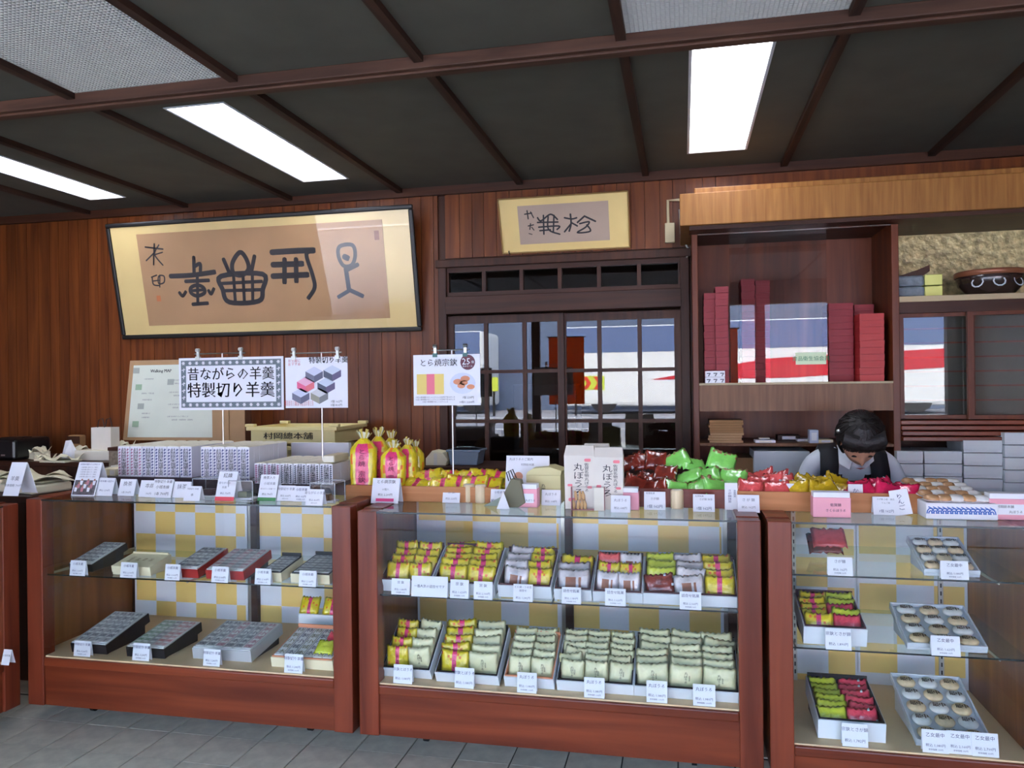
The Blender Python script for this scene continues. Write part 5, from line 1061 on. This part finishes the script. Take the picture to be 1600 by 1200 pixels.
# cream crate
a = oY(392, 668, 4.3); b = oY(523, 668, 4.3); w = b.x-a.x; zt3 = oY(392, 670, 4.3).z
def crate(z, hh, lb, letters):
    t = thing('plastic_crate', lb, 'crate', T(a.x, 4.3, z), 'cream plastic crates'); CR = mat('crate_cream', (240, 226, 160), .45)
    MB().box(0, 0, 0, w, .42, .006).box(0, 0, .006, w, .006, hh).box(0, .414, .006, w, .42, hh).box(0, .006, .006, .006, .414, hh).box(w-.006, .006, .006, w, .414, hh).build('body', CR, t)
    MB().box(-.022, -.02, hh-.022, w+.022, .004, hh).box(-.022, .416, hh-.022, w+.022, .44, hh).box(-.022, .004, hh-.022, .004, .416, hh).box(w-.004, .004, hh-.022, w+.022, .416, hh).build('rim', CR, t, .003)
    for px in (0, w):
        for py in (0, .42): bx('corner_lug', CR, px-.03, py-.02, hh, px+.03, py+.02, hh+.018, t, .004)
    if letters: m = MB(); text(m, '村岡總本舗', .044, w*.45, hh*.42, 0, sx=1.5, bold=.001); m.build('lettering', INK, t, M=T(0, -.0015, 0))
zc0 = Zc; h2 = .1; top_ = oY(450, 667, 4.3).z
nn = 2; hh1 = top_-.1-.0-zc0
crate(zc0, hh1-.019, 'lower cream plastic crate on the back counter', False); crate(top_-.1, .1, 'upper cream plastic crate with black shop lettering', True)
# blue tub
t = thing('plastic_tub', 'translucent blue-grey plastic tub behind the yellow packets', 'tub', T(oY(724, 728, 4.3).x, 4.3, Zc)); TB = mat('tub_blue', (120, 138, 156), .3); h = oY(724, 703, 4.3).z-Zc
bx_x = -1.6
MB().prism([(-.08, 0), (.08, 0), (.095, h), (-.095, h)], 0, .15, axis='y').build('body', TB, t, .006); MB().box(-.102, -.008, h-.012, .102, .158, h).build('rim', TB, t, .003)
bx('side_table', DARK_WOOD, -1.64, 4.2, 0, -.9, 4.6, zbc, bevel=.004, label='dark low table before the lattice doors under the blue tub', cat='table')
t = thing('cream_box', 'cream folded box left of the blue plastic tub', 'box', T(oY(683, 722, 4.28).x, 4.28, Zc)); MB().prism([(-.07, 0), (.05, 0), (.06, .03), (.03, .075), (-.03, .085), (-.07, .04)], 0, .12, axis='y').build('body', CREAM, t, .003); bx('band', PAPER, -.02, -.001, .002, .0, .0, .07, t)
bx('white_board', WHITE, oY(455, 695, 3.9).x, 3.9, ZT, oY(545, 695, 3.9).x, 3.93, oY(500, 692, 3.9).z, label='white flat panel standing behind the short yokan bars', cat='panel')
bx('panel_stand', DARK_WOOD, oY(450, 695, 3.88).x, 3.86, 0, oY(548, 695, 3.88).x, 3.98, ZT-.0005, label='narrow dark stand behind the left case under white panel', cat='stand')
# paper bag with handles
t = thing('carrier_bag', 'small white paper carrier bag with dark twisted handles', 'bag', T(oY(158, 700, 4.4).x, 4.4, oY(158, 703, 4.4).z)); hh = oY(158, 668, 4.4).z-oY(158, 703, 4.4).z
MB().box(-.075, 0, 0, .075, .08, hh).build('bag', mat('bag_paper', (226, 220, 208), .6, noise=.04, nscale=8), t)
for yy in (.005, .075): MB().tube([(-.03, yy, hh-.01), (-.02, yy, hh+.05), (.01, yy, hh+.06), (.025, yy, hh-.01)], .003, 6).build('handle', BLACK, t)
t = thing('paper_stack', 'thick stack of papers carrying the white carrier bag', 'paper', T(oY(158, 700, 4.4).x, 4.36, Zc)); bx('sheets', PAPER, -.17, 0, 0, .14, .3, oY(158, 703, 4.4).z-Zc-.0006, t, .003); bx('top_sheet', CREAM, -.16, .005, oY(158, 703, 4.4).z-Zc-.0006, .12, .03, oY(158, 703, 4.4).z-Zc, t)
# black machine
t = thing('receipt_machine', 'black boxy machine with rounded corners at the left frame edge', 'machine', T(oY(2, 722, 4.3).x, 4.3, Zc)); hh = oY(2, 686, 4.3).z-Zc
bx('body', mat('black_plastic', (18, 18, 20), .3), -.16, 0, 0, .11, .3, hh, t, .02); bx('lamp', METAL, .0, -.002, .03, .03, .0, .04, t); bx('top_vent', DARKMETAL, -.1, .05, hh, .05, .2, hh+.004, t)
# papers
random.seed(11)
PP = mat('aged_paper', (222, 216, 186), .7, noise=.05, nscale=6)
pls = [(95, 717, 4.27, .2, .14, 'crumpled cream wrapping paper right of the black machine'), (60, 700, 4.45, .13, .1, 'rolled paper bundle just right of the black machine'), (70, 716, 4.32, .1, .08, 'small cream paper fold before the black machine'), (125, 700, 4.5, .15, .1, 'pale paper sheets piled toward the carrier bag'), (190, 690, 4.5, .12, .1, 'grey paper pile right of the carrier bag')]
for px, py, Y, w, d, lb in pls:
    p = oY(px, py, Y); hh = max(.02, p.z-Zc)
    t = thing('loose_paper', lb, 'paper', T(p.x, Y, Zc) @ RZ(random.uniform(-25, 25)), 'loose papers on the back counter')
    bx('pad', PP, -w/2, -d/2, 0, w/2, d/2, hh*.7, t, .002)
    m = MB(); n = 6; vs = [(-w*.55+w*1.1*i/n, -d*.55+d*1.1*j/n, hh*.75+random.uniform(0, .02)+.02*math.sin(i*1.3+j)) for i in range(n+1) for j in range(n+1)]
    m.add(vs, [(i*(n+1)+j, (i+1)*(n+1)+j, (i+1)*(n+1)+j+1, i*(n+1)+j+1) for i in range(n) for j in range(n)]); o = m.build('creased_sheet', PP, t); s_ = o.modifiers.new('thick', 'SOLIDIFY'); s_.thickness = .0015
t = thing('folded_card', 'white folded paper peak standing among the papers', 'paper', T(oY(105, 700, 4.4).x, 4.4, Zc)); hh = oY(105, 688, 4.4).z-Zc
MB().add([(-.05, 0, 0), (.03, 0, 0), (.005, .03, hh), (-.012, .0, hh*.98), (.05, .06, 0)], [(0, 1, 2, 3), (1, 4, 2)]).build('sheet', WHITE, t).modifiers.new('thick', 'SOLIDIFY').thickness = .001
bx('base_pad', PP, -.06, -.02, 0, .06, .07, .002, t)
t = thing('brown_pouch', 'small brown bag with lid behind the papers', 'bag', T(oY(115, 690, 4.6).x, 4.6, Zc)); hh = oY(115, 680, 4.6).z-Zc; bx('body', KRAFT, -.05, 0, 0, .05, .06, hh, t, .01); bx('flap', DARK_WOOD, -.05, -.003, hh*.6, .05, 0, hh*.95, t)
t = thing('brick_box', 'small wooden box with grey patterned side beside tall yokan bars', 'box', T(oY(172, 720, 3.9).x, 3.95, Zc)); hh = oY(172, 699, 3.95).z-Zc; bx('body', mat('grey_pattern', (130, 118, 100), .7, noise=.4, nscale=50), -.05, 0, 0, .05, .2, hh-.02, t); bx('lid', DARK_WOOD, -.055, -.005, hh-.02, .055, .205, hh, t, .002)
bx('side_desk', DARK_WOOD_V, oY(140, 720, 3.9).x, 3.85, 0, oY(200, 720, 3.9).x+.3, 4.235, Zc-.001, label='dark desk block behind the left case beneath the small wooden box', cat='desk')
# lower shelf of papers left, near case 1
t = thing('side_shelf', 'dark wooden counter behind the left edge case covered in cream papers', 'counter', T(-4.9, 3.35, 0)); zsd = oY(50, 765, 3.6).z
bx('worktop', DARK_WOOD, 0, 0, zsd-.03, 1.62, .45, zsd, t, .003); bx('body', DARK_WOOD_V, .02, .03, 0, 1.6, .44, zsd-.03, t)
for px, py, Y, w, d, lb in ((55, 750, 3.55, .3, .22, 'cream fabric-like paper heap on the side counter'), (12, 740, 3.6, .2, .2, 'pale rounded bundle at left frame edge'), (95, 745, 3.6, .16, .18, 'folded cream paper behind the leaflet')):
    p = oY(px, py, Y); hh = max(.02, p.z-zsd); t = thing('loose_paper', lb, 'paper', T(min(p.x, -3.42), Y, zsd+.0006) @ RZ(random.uniform(-15, 15)), 'loose papers on the back counter')
    bx('pad', PP, -w/2, -d/2, 0, w/2, d/2, hh*.8, t, .01)
    m = MB(); n = 6; vs = [(-w*.55+w*1.1*i/n, -d*.55+d*1.1*j/n, hh*.82+.02*math.sin(i*1.1+j*.7)+.02) for i in range(n+1) for j in range(n+1)]
    m.add(vs, [(i*(n+1)+j, (i+1)*(n+1)+j, (i+1)*(n+1)+j+1, i*(n+1)+j+1) for i in range(n) for j in range(n)]); m.build('creased_sheet', PP, t, smooth=True).modifiers.new('thick', 'SOLIDIFY').thickness = .0015
# ================================================================ PERSON
def skin(name, verts, edges, radii, m, parent, lvl=2, label=None):
    me = bpy.data.meshes.new(name); me.from_pydata([Vector(v) for v in verts], edges, []); me.materials.append(m)
    o = link(name, me, parent)
    s = o.modifiers.new('skin', 'SKIN'); s.use_smooth_shade = True
    for i, r in enumerate(radii): d = me.skin_vertices[0].data[i]; d.radius = r if isinstance(r, tuple) else (r, r)
    me.skin_vertices[0].data[0].use_root = True
    u = o.modifiers.new('sub', 'SUBSURF'); u.levels = lvl; u.render_levels = lvl
    if label: o['label'] = label
    return o
hc = oY(1343, 690, 3.92)
per = thing('person', 'person with dark hair bowing head, white shirt and black vest behind the right counter', 'person', T(hc.x, 4.2, 0))
SKIN = mat('skin_tone', (196, 148, 122), .5, noise=.05, nscale=20); HAIR = mat('dark_hair', (24, 20, 19), .5, noise=.4, nscale=90, bump=.25); SHIRT = mat('white_shirt', (214, 222, 228), .7, bump=.1, nscale=8); VEST = mat('black_vest', (20, 22, 28), .7); TROU = mat('dark_skirt', (26, 26, 32), .8)
hz = hc.z; sz = oY(1345, 712, 4.1).z   # shoulder height
# body: pelvis root, spine leaning forward, arms reaching to a low worktop, legs bent
V = [(0, .08, .78), (0, .06, .95), (0, -.02, sz-.08), (0, -.09, sz-.01), (0, -.17, sz+.02),
     (-.1, -.07, sz-.02), (-.175, -.06, sz-.045), (-.235, -.08, sz-.2), (-.16, -.22, sz-.27), (-.1, -.26, sz-.26),
     (.1, -.07, sz-.02), (.175, -.06, sz-.045), (.235, -.08, sz-.2), (.16, -.22, sz-.27), (.1, -.26, sz-.26),
     (-.09, .08, .72), (-.1, .02, .42), (-.1, .06, .1), (-.1, -.04, .04), (.09, .08, .72), (.1, .02, .42), (.1, .06, .1), (.1, -.04, .04)]
E_ = [(0, 1), (1, 2), (2, 3), (3, 4), (3, 5), (5, 6), (6, 7), (7, 8), (8, 9), (3, 10), (10, 11), (11, 12), (12, 13), (13, 14), (0, 15), (15, 16), (16, 17), (17, 18), (0, 19), (19, 20), (20, 21), (21, 22)]
Rr = [(.15, .11), (.13, .1), (.14, .1), (.1, .075), .048, .075, .066, .047, .034, .022, .075, .066, .047, .034, .022, .085, .06, .042, .035, .085, .06, .042, .035]
skin('body', V, E_, Rr, SHIRT, per)
skin('skirt', [(0, .08, .8), (0, .06, .62), (0, .04, .42)], [(0, 1), (1, 2)], [(.17, .13), (.18, .14), (.19, .15)], TROU, per)
# vest: shell around torso with open neck
m = MB(); n = 20; ring = []
for (z, wx, wy, cy) in ((.86, .165, .125, .065), (1.0, .16, .12, .04), (sz-.12, .165, .12, -.01), (sz-.02, .15, .105, -.045)):
    ring.append([(wx*math.cos(2*math.pi*k/n), cy+wy*math.sin(2*math.pi*k/n), z) for k in range(n)])
b0 = 0
for r in ring: m.v += r
for j in range(3):
    for k in range(n):
        if k in (14, 15) and j == 2: continue
        m.f.append((j*n+k, j*n+(k+1) % n, (j+1)*n+(k+1) % n, (j+1)*n+k)); m.m.append(0)
for s in (-1, 1):
    pts = [(s*.12, -.16, sz-.14), (s*.115, -.165, sz-.06), (s*.11, -.13, sz+.015), (s*.11, -.07, sz+.04), (s*.11, .02, sz-.0)]
    bb = len(m.v)
    for q in pts: m.v += [(q[0]-.042, q[1], q[2]), (q[0]+.042, q[1], q[2]-.012*s)]
    for k in range(4): m.f.append((bb+2*k, bb+2*k+1, bb+2*k+3, bb+2*k+2)); m.m.append(0)
o = m.build('vest', VEST, per, smooth=True); q = o.modifiers.new('thick', 'SOLIDIFY'); q.thickness = .012; q.offset = 1
for s in (-1, 1): MB().add([(s*.01, -.19, sz-.0), (s*.085, -.12, sz+.045), (s*.09, -.15, sz-.02), (s*.03, -.2, sz-.06)], [(0, 1, 2, 3)]).build('collar', SHIRT, per).modifiers.new('t', 'SOLIDIFY').thickness = .006
# hands
for s in (-1, 1):
    w0 = Vector((s*.1, -.26, sz-.26)); vv = [w0, w0+Vector((-s*.01, -.05, -.005)), w0+Vector((-s*.015, -.09, -.008))]; ee = [(0, 1), (1, 2)]; rr = [.02, (.034, .014), (.034, .012)]
    for f, (dx, L) in enumerate(((-.028, .058), (-.01, .068), (.009, .064), (.027, .05))):
        b1 = w0+Vector((-s*.015+dx, -.095, -.01)); i0 = len(vv); vv += [b1, b1+Vector((0, -L*.5, .002)), b1+Vector((0, -L*.95, -.012))]; ee += [(2, i0), (i0, i0+1), (i0+1, i0+2)]; rr += [.009, .0085, .007]
    i0 = len(vv); vv += [w0+Vector((-s*.045, -.05, 0)), w0+Vector((-s*.06, -.085, -.005))]; ee += [(1, i0), (i0, i0+1)]; rr += [.011, .008]
    skin('hand', vv, ee, rr, SKIN, per, 1)
# head, bowed
HM = T(0, hc.y-4.2, hz) @ RX(54)
def ell(n1, n2, rx, ry, rz, fn=None):
    m = MB(); vs = []; 
    for j in range(n2+1):
        ph = math.pi*j/n2-math.pi/2
        for i in range(n1):
            a = 2*math.pi*i/n1; p = Vector((rx*math.cos(ph)*math.cos(a), ry*math.cos(ph)*math.sin(a), rz*math.sin(ph)))
            if fn: p = fn(p)
            vs.append(p)
    m.add(vs, [(j*n1+i, j*n1+(i+1) % n1, (j+1)*n1+(i+1) % n1, (j+1)*n1+i) for j in range(n2) for i in range(n1)]); return m
def face(p):
    q = p.copy()
    if q.z < 0: t_ = -q.z/.12; q.x *= 1-.32*t_**1.6; q.y = q.y*(1-.18*t_)-.012*t_
    f = max(0, -p.y/.095)
    q.y -= .026*math.exp(-((p.x/.013)**2+((p.z+.022)/.024)**2))*f      # nose
    q.y += .012*(math.exp(-(((p.x-.033)/.016)**2+((p.z-.004)/.014)**2))+math.exp(-(((p.x+.033)/.016)**2+((p.z-.004)/.014)**2)))*f
    q.y -= .007*math.exp(-((p.x/.024)**2+((p.z+.062)/.01)**2))*f
    q.y -= .008*math.exp(-((p.x/.02)**2+((p.z+.1)/.016)**2))*f
    return q
ell(48, 40, .078, .098, .122, face).build('head', SKIN, per, M=HM, smooth=True)
MB().add([(-.022, -.108, -.06), (0, -.113, -.057), (.022, -.108, -.06), (0, -.112, -.068)], [(0, 3, 2, 1)]).build('mouth', mat('lips', (170, 90, 84), .4), per, M=HM)
for s in (-1, 1):
    ell(12, 8, .014, .006, .0022).build('eye', mat('eye_dark', (40, 30, 28), .3), per, M=HM @ T(s*.033, -.083, .004), smooth=True)
    ell(12, 10, .01, .02, .03).build('ear', SKIN, per, M=HM @ T(s*.08, .008, -.005), smooth=True)
def hairf(p):
    q = p.copy(); q += p.normalized()*.0015*math.sin(p.x*90)
    if p.y < -.03 and p.z < .045: q.y = max(q.y, -.075+.0*p.z); 
    return q
hm = ell(40, 30, .104, .118, .125, hairf)
keep = [(f, k) for f, k in zip(hm.f, hm.m) if not all((hm.v[i][1] < -.03 and hm.v[i][2] < .03) or hm.v[i][2] < -.085 for i in f)]
hm.f = [a for a, b in keep]; hm.m = [b for a, b in keep]
hm.v = [(v[0], v[1]+.014, v[2]+.022) for v in hm.v]
hm.build('hair', HAIR, per, M=HM, smooth=True).modifiers.new('t', 'SOLIDIFY').thickness = .008
m = MB(); rnd = random.Random(5)
for k in range(110):
    x0 = -.082+.164*k/109; b1 = Vector((x0, -.06-.035*(1-(x0/.085)**2), .11)); 
    m.tube([b1+Vector((0, .04, .018)), b1+Vector((x0*.15, -.004, -.02)), Vector((x0*1.12, -.088+.25*x0*x0/.085, .045+rnd.uniform(-.008, .012)))], [.0035, .0035, .0015], 5)
m.build('fringe', HAIR, per, M=HM, smooth=True)
m = MB(); rnd = random.Random(9)
for k in range(150):
    a0 = 2*math.pi*k/150+rnd.uniform(-.03, .03); pts = []
    for j in range(7):
        ph = math.pi/2-(.12+j*.24); q = Vector((.107*math.cos(ph)*math.cos(a0), .121*math.cos(ph)*math.sin(a0), .128*math.sin(ph)))
        if a0 > math.pi and j > 4: break
        q *= 1+rnd.uniform(-.01, .035); q += Vector((rnd.uniform(-.003, .003), .014, .022)); pts.append(q)
    m.tube(pts, [.002+.0018*math.sin(math.pi*i/(len(pts)-1)) for i in range(len(pts))], 4)
m.build('hair_strands', HAIR, per, M=HM, kind='stuff')
ell(10, 8, .012, .01, .012).build('hair_clip', METAL, per, M=HM @ T(-.102, .01, .075), smooth=True)
